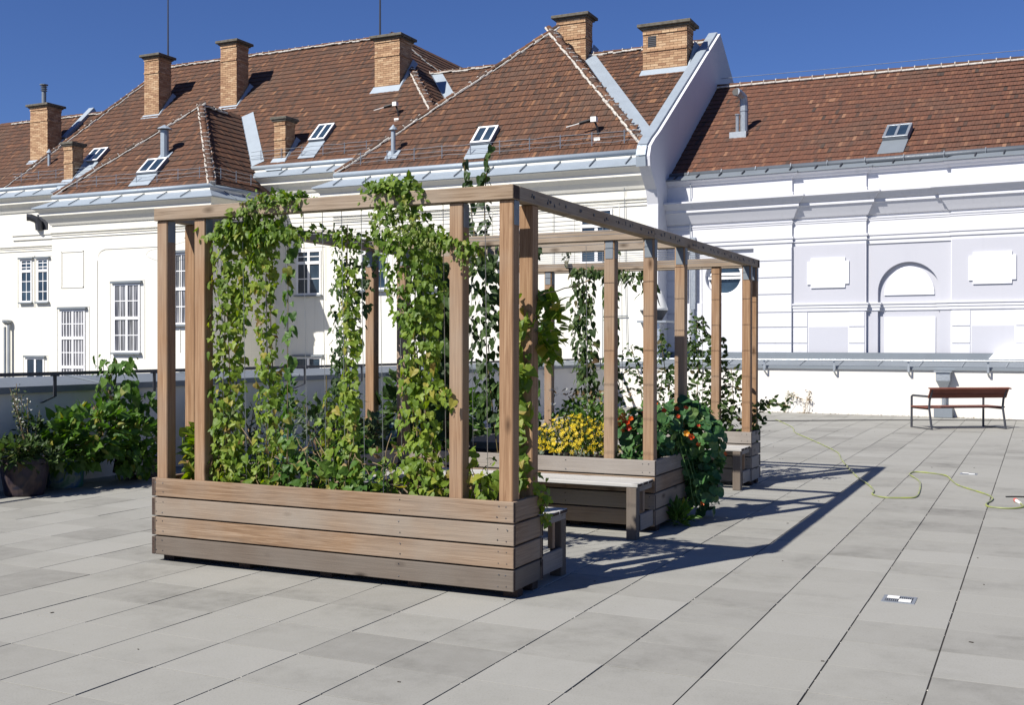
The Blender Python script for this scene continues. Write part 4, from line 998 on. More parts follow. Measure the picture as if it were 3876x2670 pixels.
planter(XL, -5.52, 6.78, 9.10, 'left side planter box linking the front and middle boxes, its inner planks in shade', 'wood_grey', 'lr', 10)
planter(XL, -5.52, 10.22, 12.62, 'left side planter box linking the middle and rear boxes', 'wood_grey', 'lr', 12)
random.seed(5)
def bench(x0, x1, y0, y1, facing, label, ends=True):
    """slatted seat in front of a planter; facing -1 means the seat edge looks to -y"""
    t = thing('garden_bench', ((x0+x1)/2, (y0+y1)/2, 0), label, 'bench', 'slatted seats built along the planters')
    wv = (y1-y0)/3
    for k in range(3):
        board(t, 'seat_slat', ((x0+x1)/2, y0+wv*(k+.5), .452), x1-x0, wv-.006, .03, 'flatx', MT['wood_pale'])
    ye = y0+.045 if facing < 0 else y1-.045
    for xx in (x0+.05, x1-.055, (x0+x1)/2): board(t, 'leg', (xx, ye, .217), .434, .088, .088, 'z', MT['wood_dark'])
    for xx in (x0+.02, x1-.016):
        board(t, 'end_rail', (xx, (y0+y1)/2+(.04 if facing < 0 else -.04), .135), y1-y0-.09, .135, .028, 'y', MT['wood_grey'])
        for yy in (y0+(y1-y0)*.58,): board(t, 'end_slat', (xx-.03, yy, .32), .22, .04, .04, 'z', MT['wood_post'])
        board(t, 'seat_bearer', (xx-.01, (y0+y1)/2, .415), y1-y0-.02, .045, .03, 'y', MT['wood_grey'])
    return t
bench(-5.50, -3.0, 6.765, 7.20, 1, 'weathered bench seat behind the front planter, only its end showing')
bench(-5.50, -3.0, 8.695, 9.115, -1, 'pale grey slatted bench seat in front of the flowering middle planter')
bench(-5.50, -3.0, 12.21, 12.636, -1, 'bench at the rear planter, its square leg showing beside the trailing flowers')
t = thing('garden_bench', (-5.3, 7.95, 0), 'shaded bench seat along the left side planter, behind the leafy curtain', 'bench', 'slatted seats built along the planters')
for k in range(3): board(t, 'seat_slat', (-5.44+.138*k, 7.95, .452), 1.45, .132, .03, 'flaty', MT['wood_pale'])
for yy in (7.35, 8.5): board(t, 'leg', (-5.13, yy, .217), .434, .088, .088, 'z', MT['wood_plank'])

pg = thing('pergola', (-4.49, 9.7, 0), 'larch pergola of square posts and weathered top beams with wires, standing in the planters', 'pergola')
BZ0, BZ1 = 2.5388, 2.6313; BH = BZ1-BZ0; BW = .098
P0, P1 = XL+.012, XR-.012
def post(x, y, zt=BZ0-.002):
    o = board(pg, 'post', (x, y, (zt+.42)/2), zt-.42, .098, .098, 'z', MT['wood_post'], ch=.006); return o
PX = [-5.912, -5.555, -3.425, -3.063]
for x in PX: post(x, 6.294+.033+.05)
for x in (PX[0], PX[3]): post(x, 6.757-.033-.05)
for x in PX: post(x, 9.122+.033+.05)
for x in (PX[3], PX[1]): post(x, 10.20-.033-.05)
for x in (PX[1], PX[2], PX[3]): post(x, 12.643+.033+.05)
for x in (PX[0], PX[3]): post(x, 13.106-.033-.05)
bx = MT['wood_beam']; zc = (BZ0+BZ1)/2
board(pg, 'beam', ((P0+P1)/2, 6.306+BW/2, zc), P1-P0, BH, BW, 'x', bx)
board(pg, 'beam', ((P0+P1)/2-BW/2, 9.134+BW/2, zc-.002), P1-P0-BW, BH, BW, 'x', bx)
board(pg, 'beam', ((P0+P1)/2-BW/2, 10.19-BW/2, zc-.002), P1-P0-BW, BH, BW, 'x', bx)
board(pg, 'beam', ((P0+P1)/2-BW/2, 12.655+BW/2, zc-.002), P1-P0-BW, BH, BW, 'x', bx)
board(pg, 'beam', ((P0+P1)/2, 13.094-BW/2, zc), P1-P0, BH, BW, 'x', bx)
for ya, yb in ((6.406, 9.130), (9.134, 12.994)):
    board(pg, 'beam', (P1-BW/2, (ya+yb)/2, zc), yb-ya-.004, BH, BW, 'y', bx)
    board(pg, 'beam', (P0+BW/2, (ya+yb)/2, zc), yb-ya-.004, BH, BW, 'y', bx)
for x, y in [(x, 6.377) for x in PX]+[(x, 9.205) for x in PX]+[(PX[3], 10.117), (PX[3], 12.726), (PX[3], 13.02), (PX[1], 12.726)]:
    b_ = MB(); b_.box((x+.05, y-.035, BZ0-.16), (x+.0535, y+.035, BZ0-.004)); b_.box((x-.035, y-.0535, BZ0-.16), (x+.035, y-.05, BZ0-.004)) if y > 9 else None
    b_.build('post_plate', MT['zincgrey'], pg)
ys = [6.62+.27*k for k in range(26) if 6.6 < 6.62+.27*k < 12.98 and not (9.1 < 6.62+.27*k < 9.26) and not (10.06 < 6.62+.27*k < 10.2)]
for k, y in enumerate(ys):
    wv = MB(); z = BZ0+.045; wv.tube([(P0+BW, y, z), ((P0+P1)/2, y, z-.012), (P1-BW, y, z)], .0028, 4, caps=False); wv.build('wire', MT['wire'], pg)
ey = MB()
for k, y in enumerate(ys):
    ey.tube([(P1+.006, y, BZ0+.045), (P1-.003, y, BZ0+.045)], .011, 8)
for _ in range(46):
    y = random.uniform(6.5, 12.9); ey.tube([(P1+.0015, y, BZ0+random.uniform(.015, .08)), (P1-.003, y, BZ0+.04)], random.uniform(.004, .008), 6)
ey.build('eyelets', MT['dark'], pg, kind='stuff')
wx = [-5.42, -5.22, -5.02, -4.84, -4.68, -4.52, -4.36, -4.2, -4.05, -3.9, -3.72, -3.56, -3.25]
for x in wx:
    wv = MB(); wv.tube([(x, 6.45, .55), (x, 6.40, BZ0)], .0026, 4, caps=False); wv.build('wire', MT['wire'], pg)
for x, y in ((-4.6, 12.78), (-3.9, 12.78), (-5.1, 12.78), (-3.6, 12.78), (-4.3, 9.6), (-5.0, 9.6), (-3.8, 9.6)):
    wv = MB(); wv.tube([(x, y, .55), (x, y-.05, BZ0)], .0026, 4, caps=False); wv.build('wire', MT['wire'], pg)

# ------------------------------------------------------------------ plants: leaf templates
def tmpl(pts, faces): return np.array(pts, float), faces
def leaf_from_outline(right, mid, fold=.16, droop=.18):
    """right: outline points from base to tip (x>0); mid: y stations of the midrib"""
    n = len(right); v = []; f = []
    L = max(y for _, y in right)
    def z(x, y): return fold*abs(x)-droop*(max(0, y)/L)**2
    for y in mid: v.append((0, y, z(0, y)))
    m_ = len(mid)
    for sgn in (1, -1):
        b0 = len(v)
        for x, y in right: v.append((sgn*x, y, z(x, y)+.03*math.sin(9*y+3*x)))
        # fan between midrib and outline
        i = j = 0
        while i < m_-1 or j < n-1:
            if j < n-1 and (i == m_-1 or (right[j+1][1]-right[0][1])/(right[-1][1]-right[0][1]+1e-9) <= (mid[i+1]-mid[0])/(mid[-1]-mid[0]+1e-9)):
                t = (i, b0+j, b0+j+1); j += 1
            else: t = (i, b0+j, i+1); i += 1
            f.append(t if sgn > 0 else t[::-1])
    return np.array(v), f
HEART = leaf_from_outline([(.18, -.12), (.40, -.10), (.52, .12), (.46, .38), (.27, .70), (.06, .98), (0, 1.06)], [0, .35, .7, 1.06])
HEART2 = leaf_from_outline([(.15, -.10), (.36, -.12), (.47, .1), (.42, .36), (.25, .66), (.05, .92), (0, 1.0)], [0, .35, .7, 1.0], .34, .34)
HOP = leaf_from_outline([(.12, -.06), (.34, -.10), (.52, .14), (.62, .34), (.34, .30), (.24, .44), (.28, .62), (.10, .88), (0, 1.0)], [0, .3, .65, 1.0], .2, .25)
OVAL = leaf_from_outline([(.10, .02), (.27, .22), (.30, .42), (.20, .72), (.05, .96), (0, 1.04)], [0, .35, .7, 1.04], .25, .2)
NARROW = leaf_from_outline([(.05, .02), (.14, .25), (.14, .5), (.08, .82), (0, 1.05)], [0, .5, 1.05], .25, .25)
def round_leaf():
    v = [(0, .5, -.07)]; f = []; k = 11
    for i in range(k):
        t = 2*math.pi*i/k; r = .5*(1+.06*math.sin(3*t)); v.append((r*math.cos(t), .5+r*math.sin(t), .05*math.sin(2*t)+.03*math.sin(5*t)))
    for i in range(k): f.append((0, 1+i, 1+(i+1) % k))
    return np.array(v, float), f
ROUND = round_leaf()
def flower(k=5, cup=.35, r=.5, w_=.30):
    v = [(0, 0, 0)]; f = []
    for i in range(k):
        t = 2*math.pi*i/k
        for dt, rr in ((-w_, .62), (-w_*.62, 1.0), (w_*.62, 1.0), (w_, .62)):
            v.append((rr*r*math.cos(t+dt), rr*r*math.sin(t+dt), cup*rr*r))
        b0 = 1+i*4; f += [(0, b0, b0+1, b0+2), (0, b0+2, b0+3)]
    return np.array(v, float), f
FUNNEL = flower(5, .75, .5, .56); STAR = flower(6, .10, .5, .19)
def conet():
    v = []; f = []
    for k, (r, y) in enumerate(((.05, 0), (.30, .25), (.33, .5), (.2, .8), (.02, 1.0))):
        for i in range(6): t = 2*math.pi*(i+.5*k)/6; v.append((r*math.cos(t), y, r*math.sin(t)))
    for k in range(4):
        for i in range(6): f.append((k*6+i, k*6+(i+1) % 6, (k+1)*6+(i+1) % 6, (k+1)*6+i))
    return np.array(v), f
CONE = conet()
def unit(a): return a/np.maximum(np.linalg.norm(a, axis=-1, keepdims=True), 1e-9)
TM = {}
def leaves(root, P, Yd, N, S, tpl, mat, name='leaf', singles=300, bulk='foliage'):
    """the largest leaves in view become parts of their own, the rest one part"""
    P, Yd, N, S = map(lambda a: np.array(a, float), (P, Yd, N, S))
    if not len(P): return
    Yd = unit(Yd); X = np.cross(Yd, N); bad = np.linalg.norm(X, axis=1) < .05; X[bad] = np.cross(Yd[bad], np.array([.3, .5, .8])); X = unit(X); Z = np.cross(X, Yd)
    if not isinstance(tpl, list): tpl = [tpl]
    which = rng.integers(0, len(tpl), len(P)); org = np.array(ORG[root.name])
    d = np.linalg.norm(P-np.array(CAM), axis=1)
    # prefer leaves on the viewer's side of the plant
    order = np.argsort(-(S/d)*(1+.35*rng.random(len(P)))); sing = set(order[:singles].tolist())
    V = []; F = []; VAR = []; k = 0
    for i in range(len(P)):
        tv, tf = tpl[which[i]]
        if i in sing:
            key = (id(tv), mat.name)
            if key not in TM:
                me = bpy.data.meshes.new(name); me.from_pydata(tv.tolist(), [], tf); me.materials.append(mat); me.update(); TM[key] = me
            ob = link(name, TM[key], root)
            R = Matrix((Vector(X[i])*S[i], Vector(Yd[i])*S[i], Vector(Z[i])*S[i])).transposed().to_4x4(); R.translation = Vector(P[i]-org); ob.matrix_local = R
        else:
            V.append((tv @ np.array([X[i], Yd[i], Z[i]]))*S[i]+P[i]-org); F += [tuple(k+j for j in f) for f in tf]; k += len(tv); VAR += [float(rng.random())]*len(tf)
    if V:
        me = bpy.data.meshes.new(bulk); me.from_pydata(np.concatenate(V).tolist(), [], F); me.materials.append(mat)
        a = me.attributes.new('var', 'FLOAT', 'FACE'); a.data.foreach_set('value', VAR); me.update(); tag(link(bulk, me, root), kind='stuff')
VIEW = np.array([-.05, -.78, .55])
def path_at(path, t):
    path = np.array(path, float); L = np.linalg.norm(np.diff(path, axis=0), axis=1); c = np.concatenate([[0], np.cumsum(L)])/L.sum()
    return np.stack([np.interp(t, c, path[:, k]) for k in range(3)], -1)
def column(path, radii, n, size, hang=.9, jit=.35, out=1.0, tpow=1.0, ry=.6, clump=0):
    t = rng.random(n)**tpow
    if clump: t = np.clip((np.round(t*clump)+rng.normal(0, .28, n))/clump, 0, 1)
    p = path_at(path, t); rr = np.interp(t, np.linspace(0, 1, len(radii)), radii)
    th = rng.random(n)*2*np.pi; r = rr*np.sqrt(rng.random(n))*1.15
    off = np.stack([np.cos(th)*r, np.sin(th)*r*ry, rng.normal(0, .03, n)], -1)
    p = p+off
    rad = unit(np.stack([np.cos(th), np.sin(th), 0*th], -1))
    yd = np.stack([rng.normal(0, .45, n), rng.normal(0, .35, n), -hang+rng.normal(0, .35, n)], -1)+rad*.35*out
    nn = VIEW*.9+rad*.6+rng.normal(0, jit, (n, 3))
    return p, yd, nn, size*(.55+.75*rng.random(n))
def blob(c, rad, n, size, shell=.55, up_=.2, flat=.0):
    d = unit(rng.normal(0, 1, (n, 3))); r = (shell+(1-shell)*rng.random(n)**.6)[:, None]
    p = np.array(c)+d*r*np.array(rad)
    yd = d*.9+np.array([0, 0, up_])+rng.normal(0, .4, (n, 3)); nn = d*.5+np.array([0, -.25, .8])+rng.normal(0, .35, (n, 3))
    return p, yd, nn, size*(.55+.75*rng.random(n))
def cat(*q): return tuple(np.concatenate([a[i] for a in q]) for i in range(4))
def stems(root, lst, mat=None, name='stem', r=.004):
    for pts in lst:
        m_ = MB(); pts = [Vector(p) for p in pts]; fine = []
        for a, c in zip(pts[:-1], pts[1:]):
            for k in range(4): fine.append(a.lerp(c, k/4)+Vector((random.gauss(0, .006), random.gauss(0, .006), random.gauss(0, .004))))
        fine.append(pts[-1]); m_.tube(fine, r, 5); m_.build(name, mat or MT['stem'], root)
ZS = .55
def plant(name, loc, label, cat_, group=None): return thing(name, loc, label, cat_, group)

# ---- the leafy curtain on the front wires
r_ = plant('climbing_plant', (-5.38, 6.45, ZS), 'broad leafy bindweed and hop curtain beside the second post from the left', 'climber', 'climbers on the front wires')
leaves(r_, *cat(column([(-5.40, 6.46, .62), (-5.42, 6.44, 1.4), (-5.40, 6.43, 2.1), (-5.36, 6.42, 2.48)], [.12, .15, .145, .13], 682, 0.0505, clump=13), column([(-5.28, 6.46, 1.7), (-5.25, 6.43, 2.5)], [.05, .11], 170, 0.0477)), [HEART, HEART2, HOP], MT['leaf_heart'], singles=260)
stems(r_, [[(-5.4, 6.46, ZS), (-5.43, 6.45, 1.3), (-5.39, 6.43, 2.5)], [(-5.46, 6.46, ZS), (-5.36, 6.45, 1.2), (-5.43, 6.43, 2.4)]])
r_ = plant('climbing_plant', (-5.06, 6.45, ZS), 'hop column with yellowing leaves, second green column from the left end', 'climber', 'climbers on the front wires')
leaves(r_, *cat(column([(-5.06, 6.46, .62), (-5.02, 6.44, 1.3), (-5.06, 6.43, 2.0), (-5.02, 6.42, 2.5)], [.09, .09, .085, .11], 454, 0.0477, clump=12), column([(-5.10, 6.42, 2.15), (-5.0, 6.40, 2.62)], [.08, .14], 212, 0.0477)), [HOP, HOP, HEART2], MT['leaf_heart'], singles=200)
stems(r_, [[(-5.06, 6.46, ZS), (-5.03, 6.45, 1.3), (-5.05, 6.43, 2.5)], [(-5.1, 6.47, ZS), (-4.98, 6.46, 1.1), (-5.02, 6.43, 2.4)]])
r_ = plant('climbing_plant', (-4.83, 6.44, ZS), 'thin bindweed strand with large single heart leaves on one wire', 'climber', 'climbers on the front wires')
leaves(r_, *cat(column([(-4.84, 6.43, .95), (-4.83, 6.42, 2.3)], [.035, .04], 64, 0.0614, clump=14), column([(-4.86, 6.46, .62), (-4.85, 6.45, 1.0)], [.08, .06], 56, 0.0477)), [HEART, HEART2], MT['leaf_bean'])
stems(r_, [[(-4.84, 6.43, ZS), (-4.83, 6.42, 2.5)]], r=.003)
r_ = plant('hop_vine', (-4.95, 6.36, 2.5), 'hop shoots piled over the front beam in its left half', 'climber', 'hops on the top beam')
leaves(r_, *cat(column([(-5.42, 6.38, 2.40), (-5.1, 6.34, 2.56), (-4.9, 6.33, 2.66), (-4.62, 6.34, 2.62)], [.10, .13, .12, .07], 369, 0.0505, hang=.35, clump=9), column([(-4.95, 6.33, 2.45), (-4.75, 6.32, 2.36)], [.12, .12], 98, 0.0505), column([(-5.45, 6.38, 2.42), (-4.7, 6.38, 2.40)], [.14, .13], 200, .056, hang=.9), column([(-4.78, 6.38, 2.42), (-4.2, 6.5, 2.34)], [.07, .06], 127, 0.0448, hang=.3)), [HOP, OVAL], MT['leaf_hop'], singles=220)
leaves(r_, *column([(-5.1, 6.29, 2.56), (-4.65, 6.29, 2.56)], [.10, .08], 70, 0.0231, hang=1.2), CONE, MT['cone'], name='hop_cone', singles=50)
r_ = plant('climbing_plant', (-4.38, 6.5, ZS), 'loose bindweed column in the middle of the front box, thinning out half way up', 'climber', 'climbers on the front wires')
leaves(r_, *cat(column([(-4.32, 6.47, .6), (-4.36, 6.46, .9), (-4.33, 6.45, 1.4)], [.09, .07, .06], 212, 0.0491, clump=9), column([(-4.30, 6.45, 1.4), (-4.36, 6.46, 2.1), (-4.42, 6.46, 2.42)], [.05, .08, .10], 212, 0.0405, clump=8), column([(-4.52, 6.46, .62), (-4.5, 6.45, 1.25)], [.06, .05], 70, 0.0541, clump=6)), [HEART, HOP], MT['leaf_heart'], singles=160)
stems(r_, [[(-4.33, 6.47, ZS), (-4.36, 6.45, 1.3), (-4.34, 6.44, 2.45)], [(-4.5, 6.46, ZS), (-4.52, 6.45, 1.4)]])
r_ = plant('hop_vine', (-3.75, 6.46, ZS), 'largest hop with pale cones, hanging thickly over the front beam beside the third post', 'climber', 'hops on the top beam')
leaves(r_, *cat(column([(-4.08, 6.36, 2.66), (-3.86, 6.33, 2.68), (-3.72, 6.34, 2.60)], [.09, .13, .10], 241, 0.0541, hang=.4), column([(-3.92, 6.36, 2.58), (-3.80, 6.35, 2.3), (-3.76, 6.38, 2.0), (-3.80, 6.42, 1.75)], [.17, .22, .19, .13], 738, 0.0505, clump=9),
    column([(-3.62, 6.36, 2.35), (-3.42, 6.34, 2.28), (-3.30, 6.36, 2.2)], [.12, .09, .07], 155, 0.0541)), [HOP, HOP, OVAL], MT['leaf_hop'], singles=230)
leaves(r_, *cat(column([(-3.98, 6.24, 2.55), (-3.7, 6.22, 2.35), (-3.5, 6.25, 2.25)], [.15, .14, .08], 113, 0.0260, hang=1.3), column([(-3.4, 6.28, 2.2), (-3.3, 6.3, 2.1)], [.05, .05], 19, 0.0260, hang=1.3)), CONE, MT['cone'], name='hop_cone', singles=94)
stems(r_, [[(-3.78, 6.46, ZS), (-3.82, 6.45, 1.2), (-3.77, 6.42, 2.4)], [(-3.75, 6.47, ZS), (-3.72, 6.46, 1.0), (-3.84, 6.43, 2.0)], [(-3.73, 6.46, ZS), (-3.75, 6.45, .9), (-3.78, 6.45, 1.5)]])
r_ = plant('climbing_plant', (-3.72, 6.44, ZS), 'bindweed with bright heart leaves below the big hop, left of the third post', 'climber', 'climbers on the front wires')
leaves(r_, *cat(column([(-3.70, 6.43, .62), (-3.76, 6.42, 1.1), (-3.72, 6.41, 1.85)], [.12, .13, .12], 483, 0.0512, clump=11), column([(-3.6, 6.38, 1.35), (-3.42, 6.28, 1.28)], [.06, .03], 25, 0.0541)), [HEART, HEART, HEART2, HOP], MT['leaf_heart'], singles=200)
stems(r_, [[(-3.68, 6.45, ZS), (-3.72, 6.44, 1.2), (-3.70, 6.42, 1.9)], [(-3.78, 6.45, ZS), (-3.80, 6.44, 1.4)]], mat=MT['dry'])
r_ = plant('morning_glory', (-3.06, 6.72, ZS), 'dark green morning glory bulging round the right rear post of the front box', 'climber')
leaves(r_, *cat(blob((-3.03, 6.80, 1.72), (.16, .16, .27), 190, .078, .3), column([(-3.10, 6.60, 1.35), (-3.13, 6.58, 1.95)], [.06, .09], 46, .08), column([(-3.09, 6.62, 1.45), (-3.08, 6.62, 1.1)], [.06, .045], 40, .078)), [HEART, HEART2], MT['leaf_heart'], singles=160)
leaves(r_, *cat(column([(-3.11, 6.60, 1.1), (-3.09, 6.58, .70)], [.04, .06], 46, .066), column([(-3.06, 6.62, .74), (-2.98, 6.69, .66), (-2.955, 6.74, .44)], [.08, .045, .02], 60, .046)), [HEART, HOP], MT['leaf_heart'], singles=100)
stems(r_, [[(-3.08, 6.68, ZS), (-3.12, 6.66, 1.2), (-3.02, 6.72, 2.0)], [(-3.0, 6.7, 1.95), (-2.8, 6.8, 2.0), (-2.72, 6.9, 2.05)]], mat=MT['dry'])
r_ = plant('bindweed', (-3.22, 6.40, ZS), 'low yellow green bindweed between the two right front posts', 'climber')
leaves(r_, *column([(-3.25, 6.38, .60), (-3.21, 6.38, .80)], [.08, .05], 34, .072), [HEART, HEART2], MT['leaf_heart'])
r_ = plant('bean_plant', (-5.74, 6.45, ZS), 'low bindweed filling the gap between the two left posts', 'climber')
leaves(r_, *cat(blob((-5.74, 6.55, .78), (.13, .13, .26), 150, .075, .2), column([(-5.72, 6.6, .9), (-5.7, 6.6, 1.12)], [.1, .06], 43, 0.0581)), [HEART, HEART2], MT['leaf_heart'], singles=100)
# undergrowth along the front box
for k, (xa, xb, n, lab) in enumerate(((-5.6, -4.9, 240, 'tangled low undergrowth at the foot of the left curtain'), (-4.9, -4.1, 240, 'sparse low undergrowth under the middle wires of the front box'), (-4.1, -3.3, 190, 'low leafy undergrowth in front of the third post'))):
    r_ = plant('undergrowth', ((xa+xb)/2, 6.5, ZS), lab, 'undergrowth', 'undergrowth in the front box')
    P = np.stack([rng.uniform(xa, xb, n), rng.uniform(6.36, 6.7, n), ZS+.02+rng.gamma(2.0, .07, n).clip(0, .34)], -1)
    leaves(r_, P, np.stack([rng.normal(0, .7, n), rng.normal(-.2, .6, n), rng.normal(.0, .5, n)], -1), VIEW+rng.normal(0, .5, (n, 3)), .062*(.5+.8*rng.random(n)), [HEART, HOP, OVAL], MT['leaf_heart' if k != 1 else 'leaf_bean'], singles=120)
    n2 = 60
    P = np.stack([rng.uniform(xa, xb, n2), rng.uniform(6.36, 6.66, n2), ZS+rng.uniform(0, .45, n2)], -1)
    leaves(r_, P, rng.normal(0, 1, (n2, 3))+np.array([0, 0, -.5]), VIEW+rng.normal(0, .6, (n2, 3)), .05*(.5+.8*rng.random(n2)), [NARROW, OVAL], MT['leaf_dry'], name='dry_leaf', singles=60)
    st = []
    for _ in range(9):
        x = random.uniform(xa, xb); st.append([(x, random.uniform(6.4, 6.6), ZS), (x+random.gauss(0, .05), 6.45, ZS+.2), (x+random.gauss(0, .12), 6.42, ZS+random.uniform(.25, .5))])
    stems(r_, st, MT['dry'], r=.003)
# ---- left side planter: herbs and beans behind the curtain
random.seed(21)
lab = ['bushy herb with tiny leaves behind the front curtain, nearest in the left side box', 'upright sage like herb in the left side box', 'dark pepper like plant in the left side box', 'sprawling mint in the left side box', 'young chard like plant by the middle left post']
for k, (y, h, mat_, tp, sz, n) in enumerate(((7.1, .62, 'leaf_herb', OVAL, .045, 240), (7.55, .55, 'leaf_sage', NARROW, .06, 220), (8.05, .6, 'leaf_dark', OVAL, .075, 200), (8.5, .45, 'leaf_bean', OVAL, .06, 230), (8.9, .42, 'leaf_herb', HEART2, .07, 160))):
    r_ = plant('herb_plant', (-5.75, y, ZS), lab[k], 'herb', 'herbs in the left side box')
    leaves(r_, *blob((-5.74, y, ZS+h*.45), (.20, .26, h*.6), n, sz, .15, .5), tp, MT[mat_], singles=80)
    stems(r_, [[(-5.75+random.gauss(0, .05), y+random.gauss(0, .08), ZS), (-5.75+random.gauss(0, .08), y+random.gauss(0, .1), ZS+h*.9)] for _ in range(5)], r=.004)
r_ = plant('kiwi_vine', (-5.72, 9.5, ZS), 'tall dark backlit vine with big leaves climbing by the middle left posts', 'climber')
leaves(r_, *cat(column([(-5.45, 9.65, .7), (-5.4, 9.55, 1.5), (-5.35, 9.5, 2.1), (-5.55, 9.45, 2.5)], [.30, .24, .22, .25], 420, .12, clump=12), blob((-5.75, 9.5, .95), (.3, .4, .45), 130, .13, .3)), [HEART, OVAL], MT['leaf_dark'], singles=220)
stems(r_, [[(-5.5, 9.6, ZS), (-5.4, 9.5, 1.6), (-5.45, 9.5, 2.5)]], r=.008)
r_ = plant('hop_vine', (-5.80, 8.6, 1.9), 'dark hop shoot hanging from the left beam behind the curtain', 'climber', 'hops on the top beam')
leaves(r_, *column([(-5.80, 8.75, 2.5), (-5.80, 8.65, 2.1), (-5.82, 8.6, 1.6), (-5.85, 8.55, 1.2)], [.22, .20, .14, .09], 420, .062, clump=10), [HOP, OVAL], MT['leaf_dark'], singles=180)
# ---- middle planter
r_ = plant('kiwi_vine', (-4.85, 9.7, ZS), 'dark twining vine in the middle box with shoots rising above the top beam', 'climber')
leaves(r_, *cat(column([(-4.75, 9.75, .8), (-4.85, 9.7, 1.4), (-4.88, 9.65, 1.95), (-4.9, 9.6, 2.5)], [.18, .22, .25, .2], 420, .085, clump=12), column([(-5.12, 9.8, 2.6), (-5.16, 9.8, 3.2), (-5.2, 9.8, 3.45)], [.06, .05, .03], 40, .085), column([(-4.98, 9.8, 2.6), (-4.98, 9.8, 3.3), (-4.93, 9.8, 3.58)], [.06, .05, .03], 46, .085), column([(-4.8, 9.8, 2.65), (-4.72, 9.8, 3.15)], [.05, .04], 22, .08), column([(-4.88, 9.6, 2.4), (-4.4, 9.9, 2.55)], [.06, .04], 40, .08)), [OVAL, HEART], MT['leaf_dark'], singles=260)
stems(r_, [[(-4.78, 9.72, ZS), (-4.9, 9.68, 1.5), (-4.92, 9.7, 2.6)], [(-5.05, 9.75, 2.5), (-5.14, 9.8, 3.0), (-5.22, 9.8, 3.5)], [(-4.95, 9.75, 2.5), (-4.98, 9.8, 3.2), (-4.92, 9.8, 3.6)], [(-4.82, 9.78, 2.5), (-4.7, 9.8, 3.2)]], r=.006)
r_ = plant('bean_plant', (-4.45, 9.6, ZS), 'mid green climbing beans in shade behind the third front post', 'climber')
leaves(r_, *column([(-4.5, 9.7, .65), (-4.5, 9.65, 1.2), (-4.45, 9.6, 1.85)], [.24, .2, .14], 260, .085, clump=9), [HEART, OVAL], MT['leaf_bean'], singles=150)
stems(r_, [[(-4.5, 9.65, ZS), (-4.46, 9.62, 1.8)]])
def coreopsis():
    r_ = plant('yellow_flowers', (-3.86, 9.4, ZS), 'mound of bright yellow star flowers in the middle planter', 'flowers')
    c = np.array((-3.86, 9.44, .64)); R = np.array((.40, .24, .31))
    n = 1500; d = unit(rng.normal(0, 1, (n, 3))); d[:, 2] = np.abs(d[:, 2]); p = c+d*R*(.25+.75*rng.random((n, 1))**.5)
    leaves(r_, p, d+np.array([0, 0, .8])+rng.normal(0, .5, (n, 3)), rng.normal(0, 1, (n, 3)), .045*(.6+.7*rng.random(n)), NARROW, MT['leaf_rose'], singles=0)
    n = 460; d = unit(rng.normal(0, 1, (n, 3))+np.array([0, -.3, .35])); d[:, 2] = np.abs(d[:, 2])*.9; d = unit(d); p = c+d*R*(.82+.32*rng.random((n, 1)))
    leaves(r_, p, np.cross(d, rng.normal(0, 1, (n, 3))), d*.2+np.array([-.2, -.6, .6])+rng.normal(0, .2, (n, 3)), .038*(.75+.5*rng.random(n)), STAR, MT['yellow'], name='flower', singles=260, bulk='blossom')
    stems(r_, [[(c[0]+random.gauss(0, .06), c[1]+random.gauss(0, .04), ZS), tuple(c+np.array((random.uniform(-.3, .3), random.uniform(-.15, .15), .22)))] for _ in range(14)], r=.0025)
coreopsis()
r_ = plant('sage_plant', (-4.1, 9.24, ZS), 'low silvery sage along the edge below the yellow flowers', 'herb')
leaves(r_, *cat(blob((-4.25, 9.24, .60), (.22, .07, .09), 120, .055, .1, .6), blob((-3.75, 9.22, .58), (.26, .05, .06), 110, .04, .1, .6)), [NARROW, OVAL], MT['leaf_sage'], singles=120)
r_ = plant('daisy_plant', (-3.85, 9.95, ZS), 'fading white daisies behind the yellow flowers', 'flowers')
leaves(r_, *blob((-3.9, 9.95, .85), (.45, .14, .30), 360, .05, .1, .6), [OVAL, HEART2], MT['leaf_bean'], singles=80)
n = 60; P = np.stack([rng.uniform(-4.35, -3.45, n), rng.uniform(9.75, 10.0, n), rng.uniform(.95, 1.22, n)], -1); leaves(r_, P, rng.normal(0, 1, (n, 3)), np.tile([0, -.4, .8], (n, 1))+rng.normal(0, .4, (n, 3)), np.full(n, .034), STAR, MT['whitef'], name='flower', singles=60)
leaves(r_, *column([(-4.3, 9.95, 1.15), (-3.5, 9.95, 1.15)], [.09, .09], 70, .045, hang=.2), NARROW, MT['leaf_dry'], name='dry_leaf', singles=70)
def nasturtium(name_loc, label, parts, nfl, fparts, seed):
    r_ = plant('nasturtium', name_loc, label, 'flowers', 'nasturtiums in the middle planter')
    leaves(r_, *cat(*parts), ROUND, MT['leaf_nast'], singles=280)
    leaves(r_, *cat(*fparts), FUNNEL, MT['orange'], name='flower', singles=120)
    return r_
def nleaf(c, R, n, size, shell=.5):
    d = unit(rng.normal(0, 1, (n, 3))); p = np.array(c)+d*np.array(R)*(shell+(1-shell)*rng.random((n, 1))**.5)
    nn = d*np.array([.8, .8, .5])+np.array([.0, -.3, .55])+rng.normal(0, .35, (n, 3)); yd = np.cross(nn, rng.normal(0, 1, (n, 3)))+np.array([0, 0, -.5])
    return p, yd, nn, size*(.6+.75*rng.random(n))
